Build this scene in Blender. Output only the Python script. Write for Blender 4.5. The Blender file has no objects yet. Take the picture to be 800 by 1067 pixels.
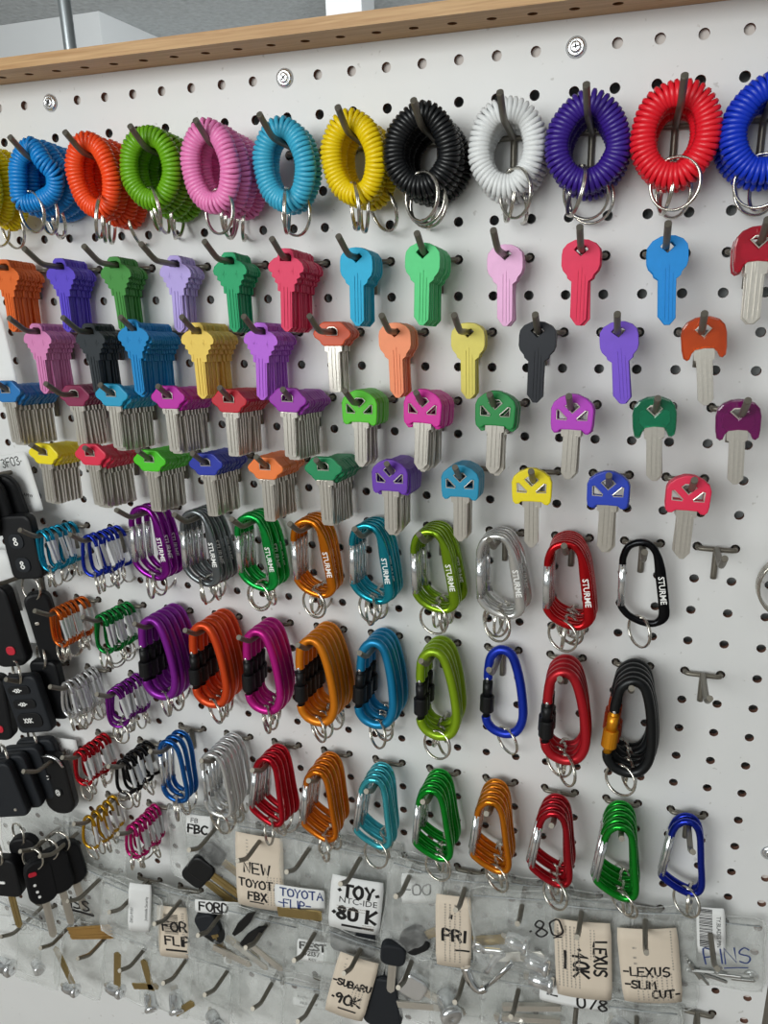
import bpy, bmesh, math, random
from mathutils import Vector, Matrix, Euler

random.seed(11)
SC = bpy.context.scene
COL = SC.collection

# ------------------------------------------------------------------ camera, world, lights, exposure
cam_d = bpy.data.cameras.new('camera')
cam_d.sensor_fit = 'VERTICAL'
cam_d.sensor_height = 36.0
cam_d.lens = 815.746 * 36.0 / 1067.0
cam_d.clip_start = 0.01
cam = bpy.data.objects.new('camera', cam_d)
COL.objects.link(cam)
_rows = ((0.95202297, 0.30484218, -0.02689808), (0.06873564, -0.29865208, -0.95188358), (-0.29820744, 0.90436617, -0.30527716))
_m = Matrix(((_rows[0][0], -_rows[1][0], -_rows[2][0]), (_rows[0][1], -_rows[1][1], -_rows[2][1]), (_rows[0][2], -_rows[1][2], -_rows[2][2])))
cam.matrix_world = Matrix.Translation((-0.04886497, -0.57768365, -0.12641329)) @ _m.to_4x4()
SC.camera = cam

world = bpy.data.worlds.new('room_light')
SC.world = world
world.use_nodes = True
bg = world.node_tree.nodes['Background']
bg.inputs[0].default_value = (0.95, 0.995, 0.98, 1)
bg.inputs[1].default_value = 0.30


def area(name, loc, target, sx, sy, power, col):
    d = bpy.data.lights.new(name, 'AREA')
    d.shape = 'RECTANGLE'; d.size = sx; d.size_y = sy; d.energy = power; d.color = col
    o = bpy.data.objects.new(name, d); COL.objects.link(o)
    o.location = loc
    o.rotation_euler = (Vector(target) - Vector(loc)).to_track_quat('-Z', 'Y').to_euler()
    return o


area('window_light', (-1.15, -2.9, 0.32), (-0.25, 0, -0.4), 2.0, 1.2, 76, (0.975, 1.0, 0.975))
area('ceiling_lamp', (0.35, -1.5, 0.93), (-0.1, 0, -0.4), 1.2, 0.6, 5, (1.0, 0.995, 0.96))
area('far_room_fill', (-0.7, 0.9, 0.2), (-2.9, 2.9, 0.45), 0.9, 0.9, 52, (0.96, 0.985, 1.0))  # unseen fill light, added to brighten the far ceiling and bulkhead

SC.view_settings.view_transform = 'Standard'
SC.view_settings.look = 'None'
SC.view_settings.gamma = 1
SC.view_settings.use_curve_mapping = False
SC.view_settings.exposure = -0.28
SC.cycles.transparent_max_bounces = 40

# ------------------------------------------------------------------ materials
def lin(h):
    h = h.lstrip('#')
    out = []
    for i in (0, 2, 4):
        c = int(h[i:i + 2], 16) / 255
        out.append(c / 12.92 if c <= 0.04045 else ((c + 0.055) / 1.055) ** 2.4)
    return (*out, 1)


MATS = {}


def mat(key, color, rough=0.5, metal=0.0, noise=0.0, nscale=200.0, bump=0.0, coat=0.0, trans=0.0, spec=0.5, bdist=0.0005):
    if key in MATS:
        return MATS[key]
    m = bpy.data.materials.new(key)
    m.use_nodes = True
    nt = m.node_tree
    b = nt.nodes['Principled BSDF']
    c = lin(color)
    b.inputs['Base Color'].default_value = c
    b.inputs['Roughness'].default_value = rough
    b.inputs['Metallic'].default_value = metal
    b.inputs['Coat Weight'].default_value = coat
    b.inputs['Transmission Weight'].default_value = trans
    b.inputs['Specular IOR Level'].default_value = spec
    if noise or bump:
        tc = nt.nodes.new('ShaderNodeTexCoord')
        n = nt.nodes.new('ShaderNodeTexNoise')
        n.inputs['Scale'].default_value = nscale
        n.inputs['Detail'].default_value = 4
        nt.links.new(tc.outputs['Object'], n.inputs['Vector'])
        if noise:
            mr = nt.nodes.new('ShaderNodeMapRange')
            mr.inputs['To Min'].default_value = 1 - noise
            mr.inputs['To Max'].default_value = 1 + noise
            nt.links.new(n.outputs['Fac'], mr.inputs['Value'])
            mx = nt.nodes.new('ShaderNodeVectorMath'); mx.operation = 'SCALE'
            mx.inputs[0].default_value = c[:3]
            nt.links.new(mr.outputs['Result'], mx.inputs['Scale'])
            nt.links.new(mx.outputs['Vector'], b.inputs['Base Color'])
        if bump:
            bp = nt.nodes.new('ShaderNodeBump')
            bp.inputs['Strength'].default_value = bump
            bp.inputs['Distance'].default_value = bdist
            nt.links.new(n.outputs['Fac'], bp.inputs['Height'])
            nt.links.new(bp.outputs['Normal'], b.inputs['Normal'])
    MATS[key] = m
    return m


def enamel(h): return mat('enamel_' + h, h, 0.45, 0.1, 0.05, 300, 0.08, spec=0.3)
def rubber(h): return mat('rubber_' + h, h, 0.42, 0.0, 0.03, 300, 0.0)
def spiral(h): return mat('spiral_' + h, h, 0.34, 0.0, 0.03, 60, 0.0)
def anod(h): return mat('anodised_' + h, h, 0.2, 0.72, 0.03, 150, 0.0)
def tint(h): return mat('clear_' + h, h, 0.15, 0.0, trans=0.6, coat=0.3)


M_STEEL = mat('hook_steel', '7c776d', 0.4, 0.55, 0.12, 400, 0.15)
M_NICK = mat('nickel', 'd6d1c8', 0.28, 0.7, 0.08, 500, 0.1)
M_RING = mat('ring_steel', 'd9d5cc', 0.2, 0.95)
M_GATE = mat('gate_silver', 'e6e8ea', 0.17, 0.82, 0.05, 400)
M_GATES = mat('gate_satin', 'd4d6d8', 0.38, 0.45)
M_CHROME = mat('chrome', 'e0e2e3', 0.1, 1.0)
M_BRASS = mat('brass', 'b09a68', 0.3, 0.85, 0.1, 300)
M_BRASSO = mat('brass_orange', 'c49a5a', 0.35, 0.7, 0.1, 300)
M_BLACK = mat('black_plastic', '131416', 0.45, 0.0, 0.08, 300, spec=0.3)
M_FOB = mat('fob_plastic', '141518', 0.5, 0.0, 0.08, 500, 0.1, spec=0.25)
M_FOB2 = mat('fob_plastic_grey', '22252a', 0.55, 0.0, 0.08, 500, 0.1, spec=0.25)
M_WHITE = mat('white_print', 'f2f2f0', 0.6)
M_RED = mat('red_plastic', 'c02035', 0.4)
M_RIM = mat('bow_metal_edge', 'ddd8d0', 0.35, 0.5)
M_INK = mat('black_ink', '141214', 0.6)
M_BINK = mat('blue_ink', '2b3f78', 0.6)
M_GINK = mat('grey_ink', '8d8a86', 0.7)
M_PINK = mat('print_grey', 'a79e93', 0.7)
M_CARD = mat('card_white', 'e9eaea', 0.7, 0, 0.03, 90)
M_BEIGE = mat('card_beige', 'ddcfbd', 0.75, 0, 0.05, 80)
M_PINS = mat('steel_pin', 'b9bab8', 0.3, 0.9)


def board_mat():
    m = bpy.data.materials.new('pegboard_white'); m.use_nodes = True
    nt = m.node_tree; b = nt.nodes['Principled BSDF']
    tc = nt.nodes.new('ShaderNodeTexCoord')
    n1 = nt.nodes.new('ShaderNodeTexNoise'); n1.inputs['Scale'].default_value = 6; n1.inputs['Detail'].default_value = 6
    n2 = nt.nodes.new('ShaderNodeTexNoise'); n2.inputs['Scale'].default_value = 160; n2.inputs['Detail'].default_value = 2
    r2 = nt.nodes.new('ShaderNodeValToRGB')
    r2.color_ramp.elements[0].position = 0.26; r2.color_ramp.elements[0].color = (0.75, 0.74, 0.72, 1)
    r2.color_ramp.elements[1].position = 0.31; r2.color_ramp.elements[1].color = (1, 1, 1, 1)
    r1 = nt.nodes.new('ShaderNodeValToRGB')
    r1.color_ramp.elements[0].color = lin('d9dada'); r1.color_ramp.elements[1].color = lin('e6e6e6')
    mx = nt.nodes.new('ShaderNodeMix'); mx.data_type = 'RGBA'; mx.blend_type = 'MULTIPLY'; mx.inputs[0].default_value = 1
    for n in (n1, n2): nt.links.new(tc.outputs['Object'], n.inputs['Vector'])
    nt.links.new(n1.outputs['Fac'], r1.inputs['Fac']); nt.links.new(n2.outputs['Fac'], r2.inputs['Fac'])
    nt.links.new(r1.outputs['Color'], mx.inputs[6]); nt.links.new(r2.outputs['Color'], mx.inputs[7])
    nt.links.new(mx.outputs[2], b.inputs['Base Color'])
    b.inputs['Roughness'].default_value = 0.38
    return m


def wood_mat():
    m = bpy.data.materials.new('oak_ledge'); m.use_nodes = True
    nt = m.node_tree; b = nt.nodes['Principled BSDF']
    tc = nt.nodes.new('ShaderNodeTexCoord'); mp = nt.nodes.new('ShaderNodeMapping')
    mp.inputs['Scale'].default_value = (6, 160, 160)
    n = nt.nodes.new('ShaderNodeTexNoise'); n.inputs['Scale'].default_value = 3; n.inputs['Detail'].default_value = 6; n.inputs['Distortion'].default_value = 0.6
    r = nt.nodes.new('ShaderNodeValToRGB')
    r.color_ramp.elements[0].position = 0.3; r.color_ramp.elements[0].color = lin('b58856')
    r.color_ramp.elements[1].position = 0.7; r.color_ramp.elements[1].color = lin('d2aa78')
    nt.links.new(tc.outputs['Object'], mp.inputs['Vector']); nt.links.new(mp.outputs['Vector'], n.inputs['Vector'])
    nt.links.new(n.outputs['Fac'], r.inputs['Fac']); nt.links.new(r.outputs['Color'], b.inputs['Base Color'])
    b.inputs['Roughness'].default_value = 0.5
    return m


def film_mat():
    m = bpy.data.materials.new('bag_film'); m.use_nodes = True
    nt = m.node_tree
    for n in list(nt.nodes): nt.nodes.remove(n)
    out = nt.nodes.new('ShaderNodeOutputMaterial')
    tr = nt.nodes.new('ShaderNodeBsdfTransparent'); tr.inputs[0].default_value = (0.955, 0.96, 0.955, 1)
    pr = nt.nodes.new('ShaderNodeBsdfPrincipled')
    pr.inputs['Base Color'].default_value = (0.80, 0.815, 0.805, 1); pr.inputs['Roughness'].default_value = 0.16
    pr.inputs['Specular IOR Level'].default_value = 0.8
    tc = nt.nodes.new('ShaderNodeTexCoord')
    n = nt.nodes.new('ShaderNodeTexNoise'); n.inputs['Scale'].default_value = 45; n.inputs['Detail'].default_value = 3; n.inputs['Distortion'].default_value = 1.2
    mr = nt.nodes.new('ShaderNodeMapRange')
    mr.inputs['From Min'].default_value = 0.35; mr.inputs['From Max'].default_value = 0.8
    mr.inputs['To Min'].default_value = 0.12; mr.inputs['To Max'].default_value = 0.42
    bp = nt.nodes.new('ShaderNodeBump'); bp.inputs['Strength'].default_value = 0.5; bp.inputs['Distance'].default_value = 0.002
    mix = nt.nodes.new('ShaderNodeMixShader')
    nt.links.new(tc.outputs['Object'], n.inputs['Vector'])
    nt.links.new(n.outputs['Fac'], mr.inputs['Value']); nt.links.new(n.outputs['Fac'], bp.inputs['Height'])
    nt.links.new(bp.outputs['Normal'], pr.inputs['Normal'])
    nt.links.new(mr.outputs['Result'], mix.inputs[0]); nt.links.new(tr.outputs[0], mix.inputs[1]); nt.links.new(pr.outputs[0], mix.inputs[2])
    nt.links.new(mix.outputs[0], out.inputs[0])
    return m


M_BOARD, M_WOOD, M_FILM = board_mat(), wood_mat(), film_mat()
M_HOLE = mat('hardboard_brown', '7d5a4c', 0.8, 0, 0.15, 400)
M_DARKHOLE = mat('wood_hole', '7a4f2c', 0.8)
M_WALL = mat('painted_wall', 'dfe2e3', 0.7, 0, 0.02, 5)
M_CEIL = mat('ceiling_texture', 'b4b8b9', 0.9, 0, 0.3, 38, 1.0, bdist=0.012)
M_BATTEN = mat('batten_white', 'd6cfca', 0.8)
M_FLOOR = mat('tan_floor', '958a7e', 0.6, 0, 0.12, 12)


# ------------------------------------------------------------------ mesh helpers (millimetres in, metres out)
def smooth_path(pts, per=6, closed=False):
    P = [Vector(p) for p in pts]; n = len(P); out = []
    rng = n if closed else n - 1
    for i in range(rng):
        if closed:
            a, b, c, d = P[(i - 1) % n], P[i], P[(i + 1) % n], P[(i + 2) % n]
        else:
            a, b, c, d = P[max(i - 1, 0)], P[i], P[i + 1], P[min(i + 2, n - 1)]
        for k in range(per):
            t = k / per
            out.append(0.5 * ((2 * b) + (c - a) * t + (2 * a - 5 * b + 4 * c - d) * t * t + (3 * b - a - 3 * c + d) * t ** 3))
    if not closed: out.append(P[-1].copy())
    return out


class MB:
    def __init__(s): s.v = []; s.f = []; s.m = []; s.sm = []

    def face(s, idx, m=0, smooth=False): s.f.append(tuple(idx)); s.m.append(m); s.sm.append(smooth)

    def box(s, x0, x1, y0, y1, z0, z1, m=0):
        b = len(s.v)
        for z in (z0, z1):
            for x, y in ((x0, y0), (x1, y0), (x1, y1), (x0, y1)): s.v.append(Vector((x, y, z)))
        for q in ((0, 3, 2, 1), (4, 5, 6, 7), (0, 1, 5, 4), (1, 2, 6, 5), (2, 3, 7, 6), (3, 0, 4, 7)): s.face([b + i for i in q], m)
        return s

    def sweep(s, pts, sec, n=8, closed=False, bino=None, m=0, cap=True, smooth=True):
        """sec: radius, or function(i, t) -> (half width in plane, half depth, superellipse power)"""
        P = [Vector(p) for p in pts]; N = len(P); b = len(s.v)
        prev = None
        for i in range(N):
            if closed: t = P[(i + 1) % N] - P[(i - 1) % N]
            else: t = P[min(i + 1, N - 1)] - P[max(i - 1, 0)]
            t.normalize()
            if bino is not None:
                B = Vector(bino); A = B.cross(t).normalized(); B = t.cross(A)
            else:
                if prev is None:
                    A = t.orthogonal().normalized()
                else:
                    A = (prev - t * prev.dot(t)).normalized()
                prev = A; B = t.cross(A)
            if callable(sec): ra, rb, pw = sec(i, i / max(N - 1, 1))
            else: ra = rb = sec; pw = 2
            for k in range(n):
                a = 2 * math.pi * (k + 0.5) / n
                ca, sa = math.cos(a), math.sin(a)
                e = 2 / pw
                s.v.append(P[i] + A * (ra * math.copysign(abs(ca) ** e, ca)) + B * (rb * math.copysign(abs(sa) ** e, sa)))
        for i in range(N if closed else N - 1):
            j = (i + 1) % N
            for k in range(n):
                l = (k + 1) % n
                s.face((b + i * n + k, b + i * n + l, b + j * n + l, b + j * n + k), m, smooth)
        if not closed and cap:
            s.face([b + k for k in reversed(range(n))], m); s.face([b + (N - 1) * n + k for k in range(n)], m)
        return s

    def lathe(s, prof, axis_pt=(0, 0, 0), n=16, m=0, mtx=None, smooth=True):
        """prof: (radius, height) list, revolved about the local -Y axis (out from the board)"""
        b = len(s.v)
        for r, h in prof:
            for k in range(n):
                a = 2 * math.pi * k / n
                p = Vector((r * math.cos(a), -h, r * math.sin(a)))
                if mtx: p = mtx @ p
                s.v.append(p + Vector(axis_pt))
        for i in range(len(prof) - 1):
            for k in range(n):
                l = (k + 1) % n
                s.face((b + i * n + k, b + i * n + l, b + (i + 1) * n + l, b + (i + 1) * n + k), m, smooth)
        s.face([b + (len(prof) - 1) * n + k for k in range(n)], m)
        s.face([b + k for k in reversed(range(n))], m)
        return s

    def build(s, name, mats=None, scale=0.001):
        me = bpy.data.meshes.new(name)
        me.from_pydata([v * scale for v in s.v], [], s.f)
        me.polygons.foreach_set('material_index', s.m)
        me.polygons.foreach_set('use_smooth', s.sm)
        for x in (mats or [None]): me.materials.append(x)
        me.update()
        return me


def plate(name, outer, holes=(), y0=-1, y1=1, bevel=0.0, mats=None, extra=None, smooth=False):
    """a flat shape in the XZ plane (mm) given thickness from y0 (front) to y1"""
    bm = bmesh.new(); edges = []
    for loop in (outer, *holes):
        vs = [bm.verts.new((x, y0, z)) for x, z in loop]
        for i in range(len(vs)): edges.append(bm.edges.new((vs[i], vs[(i + 1) % len(vs)])))
    bmesh.ops.triangle_fill(bm, edges=edges, use_beauty=True, use_dissolve=False)
    ext = bmesh.ops.extrude_face_region(bm, geom=list(bm.faces))
    bmesh.ops.translate(bm, vec=(0, y1 - y0, 0), verts=[e for e in ext['geom'] if isinstance(e, bmesh.types.BMVert)])
    bmesh.ops.recalc_face_normals(bm, faces=bm.faces)
    if bevel:
        es = [e for e in bm.edges if len(e.link_faces) == 2 and abs(e.link_faces[0].normal.y) > 0.9 > 0.1 > abs(e.link_faces[1].normal.y)
              or len(e.link_faces) == 2 and abs(e.link_faces[1].normal.y) > 0.9 > 0.1 > abs(e.link_faces[0].normal.y)]
        bmesh.ops.bevel(bm, geom=es, offset=bevel, segments=2, affect='EDGES', profile=0.5)
    bmesh.ops.triangulate(bm, faces=[f for f in bm.faces if len(f.verts) > 4])
    if extra:
        for x0, x1, ya, yb, z0, z1 in extra:
            r = bmesh.ops.create_cube(bm, size=1)
            for v in r['verts']: v.co = ((x0 + x1) / 2 + v.co.x * (x1 - x0), (ya + yb) / 2 + v.co.y * (yb - ya), (z0 + z1) / 2 + v.co.z * (z1 - z0))
    bmesh.ops.scale(bm, vec=(0.001,) * 3, verts=bm.verts)
    me = bpy.data.meshes.new(name); bm.to_mesh(me); bm.free()
    for x in (mats or [None]): me.materials.append(x)
    return me


def rounded_box(name, w, h, d, r, bevel=2.0, mats=None, taper=0.0, seg=5):
    """rounded slab in XZ, top centre at the origin hanging down, front at -d/2"""
    pts = []
    for cx, cz, a0 in ((w / 2 - r, -r, 0), (-w / 2 + r, -r, 90), (-w / 2 + r, -h + r, 180), (w / 2 - r, -h + r, 270)):
        for k in range(seg + 1):
            a = math.radians(a0 + 90 * k / seg)
            x, z = cx + r * math.cos(a), cz + r * math.sin(a)
            pts.append((x * (1 + taper * (z / h)), z))
    return plate(name, pts, (), -d / 2, d / 2, bevel, mats)


def put(name, me, parent=None, loc=(0, 0, 0), rot=(0, 0, 0), mats=None, scale=None):
    o = bpy.data.objects.new(name, me); COL.objects.link(o)
    if parent is not None: o.parent = parent
    o.location = [c * 0.001 for c in loc]; o.rotation_euler = rot
    if scale: o.scale = scale
    if mats:
        for i, mm in enumerate(mats):
            o.material_slots[i].link = 'OBJECT'; o.material_slots[i].material = mm
    return o


def tag(o, label, cat, group=None):
    o['label'] = label; o['category'] = cat
    if group: o['group'] = group
    return o


def thing(name, label, cat, loc=(0, 0, 0), rot=(0, 0, 0), group=None):
    o = bpy.data.objects.new(name, None); COL.objects.link(o)
    o.empty_display_size = 0.01
    o.location = [c * 0.001 for c in loc]; o.rotation_euler = rot
    return tag(o, label, cat, group)


def struct(o):
    o['kind'] = 'structure'; return o


G = 25.4
R_ = math.radians
ORD = ['frontmost', 'second from front', 'third from front', 'fourth from front', 'fifth from front', 'sixth from front', 'seventh from front',
       'eighth from front', 'ninth from front', 'tenth from front', 'eleventh from front', 'twelfth from front', 'thirteenth from front',
       'fourteenth from front', 'fifteenth from front', 'sixteenth from front', 'seventeenth from front', 'eighteenth from front']
NTH = ['first', 'second', 'third', 'fourth', 'fifth', 'sixth', 'seventh', 'eighth', 'ninth', 'tenth', 'eleventh', 'twelfth']


def prong_z(y):
    return 5.0 * (-y - 5) / 45 if y > -50 else 5 + (-y - 50) * 0.66


# ------------------------------------------------------------------ the setting
def build_board():
    mb = MB(); n = 16; R = 3.35; T = 4.0
    dirs = [(math.cos(2 * math.pi * k / n), math.sin(2 * math.pi * k / n)) for k in range(n)]
    for r in range(0, 35):
        for c in range(-37, 4):
            cx, cz = c * G, -r * G; b = len(mb.v)
            for dx, dz in dirs:
                s = G / 2 / max(abs(dx), abs(dz)); mb.v.append(Vector((cx + dx * s, 0, cz + dz * s)))
            for dx, dz in dirs: mb.v.append(Vector((cx + dx * R, 0, cz + dz * R)))
            for dx, dz in dirs: mb.v.append(Vector((cx + dx * R, T, cz + dz * R)))
            for k in range(n):
                l = (k + 1) % n
                mb.face((b + k, b + l, b + n + l, b + n + k), 0)
                mb.face((b + n + k, b + n + l, b + 2 * n + l, b + 2 * n + k), 1)
    x0, x1 = -37.5 * G, 3.5 * G
    mb.box(x0, x1, 0, T, 0.5 * G, 16.4, 0)
    mb.box(x0, x1, 0, T, -46 * G, -34.5 * G, 0)
    mb.box(x1, x1 + 1.2, 0, T, -46 * G, 16.4, 0)
    mb.box(x0 - 1, x0, 0, T, -46 * G, 16.4, 0)
    return put('pegboard', mb.build('pegboard', [M_BOARD, M_HOLE]))


tag(build_board(), 'large white perforated pegboard panel holding all the hooks', 'pegboard')
_b = MB().box(-38 * G, 3.55 * G, 25, 120, -46 * G, 16.4)
struct(put('wall_back', _b.build('wall_back', [M_WALL])))
_b = MB().box(-30.5 * G, 3.4 * G, 4.1, 25, -13, 16.3)
struct(put('trim_1', _b.build('trim_1', [M_BATTEN])))
_b = MB().box(2.55 * G, 3.45 * G, 4.1, 25, -46 * G, -13.2)
struct(put('trim_2', _b.build('trim_2', [M_BATTEN])))


def build_ledge():
    # plank with a row of real holes on its underside
    outer = []
    x0, x1, ya, yb, z0, z1 = -31 * G, 4.2 * G, -39.0, 25.0, 16.5, 24.5
    mb = MB(); n = 14; R = 3.3
    dirs = [(math.cos(2 * math.pi * k / n), math.sin(2 * math.pi * k / n)) for k in range(n)]
    yc = -20.0; hy = 9.0
    for c in range(-37, 4):
        cx = c * G; b = len(mb.v)
        for dx, dy in dirs:
            s = min(G / 2 / max(abs(dx), 1e-6), hy / max(abs(dy), 1e-6)); mb.v.append(Vector((cx + dx * s, yc + dy * s, z0)))
        for dx, dy in dirs: mb.v.append(Vector((cx + dx * R, yc + dy * R, z0)))
        for dx, dy in dirs: mb.v.append(Vector((cx + dx * R, yc + dy * R, z1 - 1)))
        for k in range(n):
            l = (k + 1) % n
            mb.face((b + k, b + n + k, b + n + l, b + l), 0)
            mb.face((b + n + k, b + 2 * n + k, b + 2 * n + l, b + n + l), 1)
        mb.face([b + 2 * n + k for k in range(n)], 1)
        # corner fills of the cell (polygon ring does not reach the corners)
        for sx in (-1, 1):
            for sy in (-1, 1):
                qs = [(dx, dy) for dx, dy in dirs if dx * sx > 0.02 and dy * sy > 0.02]
                pts = []
                for dx, dy in qs:
                    s = min(G / 2 / abs(dx), hy / abs(dy)); pts.append((cx + dx * s, yc + dy * s))
                corner = Vector((cx + sx * G / 2, yc + sy * hy, z0))
                for (xa, y_a), (xb, y_b) in zip(pts, pts[1:]):
                    if abs(xa - xb) > 1e-4 and abs(y_a - y_b) > 1e-4:
                        q = len(mb.v); mb.v += [corner, Vector((xa, y_a, z0)), Vector((xb, y_b, z0))]; mb.face((q, q + 1, q + 2), 0)
    q = len(mb.v)
    X0, X1 = -30.5 * G, 3.5 * G
    def quad(*p):
        q = len(mb.v)
        for a in p: mb.v.append(Vector(a))
        mb.face(range(q, q + len(p)), 0)
    quad((X0, ya, z0), (X1, ya, z0), (X1, yc - hy, z0), (X0, yc - hy, z0))
    quad((X0, yc + hy, z0), (X1, yc + hy, z0), (X1, yb, z0), (X0, yb, z0))
    quad((x0, ya, z0), (X0, ya, z0), (X0, yb, z0), (x0, yb, z0))
    quad((X1, ya, z0), (x1, ya, z0), (x1, yb, z0), (X1, yb, z0))
    quad((x0, ya, z0), (x1, ya, z0), (x1, ya - 0.0, z1), (x0, ya, z1))
    quad((x0, ya, z1), (x1, ya, z1), (x1, yb, z1), (x0, yb, z1))
    quad((x1, ya, z0), (x1, yb, z0), (x1, yb, z1), (x1, ya, z1))
    quad((x0, ya, z0), (x0, yb, z0), (x0, yb, z1), (x0, ya, z1))
    return put('wooden_ledge', mb.build('wooden_ledge', [M_WOOD, M_DARKHOLE]))


tag(build_ledge(), 'tan wooden ledge with a row of holes running along the pegboard top', 'ledge')

# room beyond the partition
_b = MB().box(-7000, 5000, -4500, 6500, 970, 1010); struct(put('ceiling', _b.build('ceiling', [M_CEIL])))
_b = MB().box(-7000, 5000, 3400, 3500, -1500, 970); struct(put('wall_far', _b.build('wall_far', [M_WALL])))
_b = MB().box(-7000, -2455, 2860, 3395, -300, 969); struct(put('wall_bulkhead', _b.build('wall_bulkhead', [M_WALL])))
_b = MB().box(-7000, 5000, -4500, 6500, -1540, -1500); struct(put('floor', _b.build('floor', [M_FLOOR])))
_b = MB().box(-1252, -1112, 2550, 2700, -1500, 969); struct(put('wall_column', _b.build('wall_column', [M_WALL])))
_mp = MB().sweep([(-822, 452, -600), (-822, 452, 969)], 8.5, 16)
_o = put('metal_pole', _mp.build('metal_pole', [mat('pole_metal', 'a9b0b4', 0.35, 0.6)]))
tag(_o, 'grey metal pole rising behind the wooden ledge to the ceiling', 'pole')

# screws
_w = MB().lathe([(0.1, 0.2), (6.2, 0.2), (6.4, 0.8), (4.6, 2.0), (4.2, 2.0), (3.9, 1.3)], n=24).build('washer', [M_GATE])
_h = MB()
_h.lathe([(0.1, 1.2), (3.8, 1.2), (3.6, 2.4), (2.4, 3.2), (1.9, 3.0)], n=20)
_h = _h.build('screw_head', [M_GATE])
_x = MB().box(-2.2, 2.2, -3.5, -3.0, -0.45, 0.45).box(-0.45, 0.45, -3.5, -3.0, -2.2, 2.2).build('cross_slot', [mat('slot_dark', '4a4a4c', 0.6, 0.6)])
for (c, r, lab, dx) in ((-20, 0, 'zinc screw with cup washer above the sky blue and orange coils', 0), (-12, 0, 'zinc screw with cup washer above the pink and light blue coils', 0),
                    (-4, 0, 'zinc screw with cup washer above the purple coil', 0), (3, 23, 'zinc screw with cup washer at the board edge beside the blue carabiners', 0),
                    (3, 28, 'zinc screw with cup washer at the board edge beside the bag of pins', 0)):
    t = thing('screw', lab, 'screw', (c * G, 0, -r * G), (0, random.uniform(0, 1.5), 0), 'pegboard screws')
    put('washer', _w, t); hd = put('screw_head', _h, t); put('cross_slot', _x, hd)

# ------------------------------------------------------------------ peg hooks
_cb = MB().sweep(smooth_path([(-12.7, 12, 1.5), (-12.7, 1, 0.3), (-12.2, -3.2, 0), (-9, -4.4, 0), (0, -4.4, 0), (9, -4.4, 0), (12.2, -3.2, 0), (12.7, 1, 0.3), (12.7, 12, 1.5)], 3), 1.9, 8).build('crossbar', [M_STEEL])
_pr = MB().sweep(smooth_path([(0, -2.6, -23), (0, -2.6, -10), (0, -2.8, -3), (0, -5.5, 0.4), (0, -12, 0.8), (0, -30, 2.8), (0, -46, 4.5), (0, -52, 6.0), (0, -57, 9.0), (0, -62.5, 13), (0, -68, 17)], 3), 2.2, 10).build('prong', [M_STEEL])
HOOKS = set()


def hook(c, r, holding, jitter=True):
    if (c, r) in HOOKS: return
    HOOKS.add((c, r))
    t = thing('peg_hook', 'grey steel peg hook ' + holding, 'hook', (c * G, 0, -r * G), (0, 0, random.uniform(-0.03, 0.03) if jitter else 0), 'peg hooks on the board')
    put('crossbar', _cb, t); put('prong', _pr, t)


# ------------------------------------------------------------------ split ring (origin at its top, hangs down in the YZ plane)
def ring_mesh(R, w, turns=2.0):
    pts = []; N = int(30 * turns)
    for i in range(N + 1):
        a = 2 * math.pi * turns * i / N
        pts.append((w * 2.1 * (i / N - 0.5), R * math.sin(a), R * math.cos(a) - R))
    return MB().sweep(pts, w, 6).build('split_ring', [M_RING])


RING_BIG = ring_mesh(12.0, 0.85)
RING_SML = ring_mesh(9.5, 0.7)
RING_COIL = ring_mesh(15.0, 0.9)


# ------------------------------------------------------------------ spiral wrist coils
def coil_mesh(name, path, turns, Rm=6.0, rt=1.6, seg=11, sides=6, seed=0):
    rnd = random.Random(seed)
    sx = 1.1 if seed == 3 else 0.96
    c = smooth_path([(x * sx, y, 6.5 + (z - 6.5) * 0.9) for x, y, z in path], 10, True)
    # arc-length table
    L = [0]
    for i in range(len(c)): L.append(L[-1] + (c[(i + 1) % len(c)] - c[i]).length)
    tot = L[-1]; N = turns * seg; pts = []; j = 0
    cen = sum(c, Vector()) / len(c)
    for i in range(N):
        s = tot * i / N
        while L[j + 1] < s: j += 1
        a, b = c[j], c[(j + 1) % len(c)]
        f = (s - L[j]) / max(L[j + 1] - L[j], 1e-6); p = a.lerp(b, f); t = (c[(j + 2) % len(c)] - c[j - 1]).normalized()
        nrm = Vector((0, 1, 0)).cross(t).normalized(); bi = t.cross(nrm)
        ph = 2 * math.pi * turns * i / N
        rr = Rm * (1 + 0.03 * math.sin(ph * 0.13 + seed))
        pts.append(p + nrm * rr * math.cos(ph) + bi * rr * math.sin(ph))
    return MB().sweep(pts, rt, sides, closed=True).build(name)


COILS = [
    coil_mesh('coil', [(0, 0, 6.5), (11, 0, 3), (17.5, 0, -9), (17, 0, -25), (9, 0, -38), (0, 0, -41), (-10, 0, -37), (-17.5, 0, -25), (-17.5, 0, -9), (-11, 0, 3)], 45, seed=1),
    coil_mesh('coil', [(0, 0, 6.5), (9, 0, 2), (16, 1, -10), (18, 2, -24), (11, 1, -37), (1, 0, -42), (-9, -1, -39), (-17, -2, -28), (-18, -1, -12), (-10, 0, 2)], 46, seed=2),
    coil_mesh('coil', [(0, 0, 6.5), (8, 0, 1), (13, -2, -11), (14, -2, -26), (8, 0, -41), (0, 0, -45), (-9, 2, -40), (-14, 2, -27), (-14, 1, -10), (-8, 0, 2)], 46, seed=3),
    coil_mesh('coil', [(0, 0, 6.5), (7, -2, 2), (13, -3, -7), (19, 0, -16), (15, 3, -28), (4, 3, -35), (-7, 1, -38), (-16, -1, -36), (-15, -2, -20), (-12, -1, -4)], 45, seed=4),
]
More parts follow.
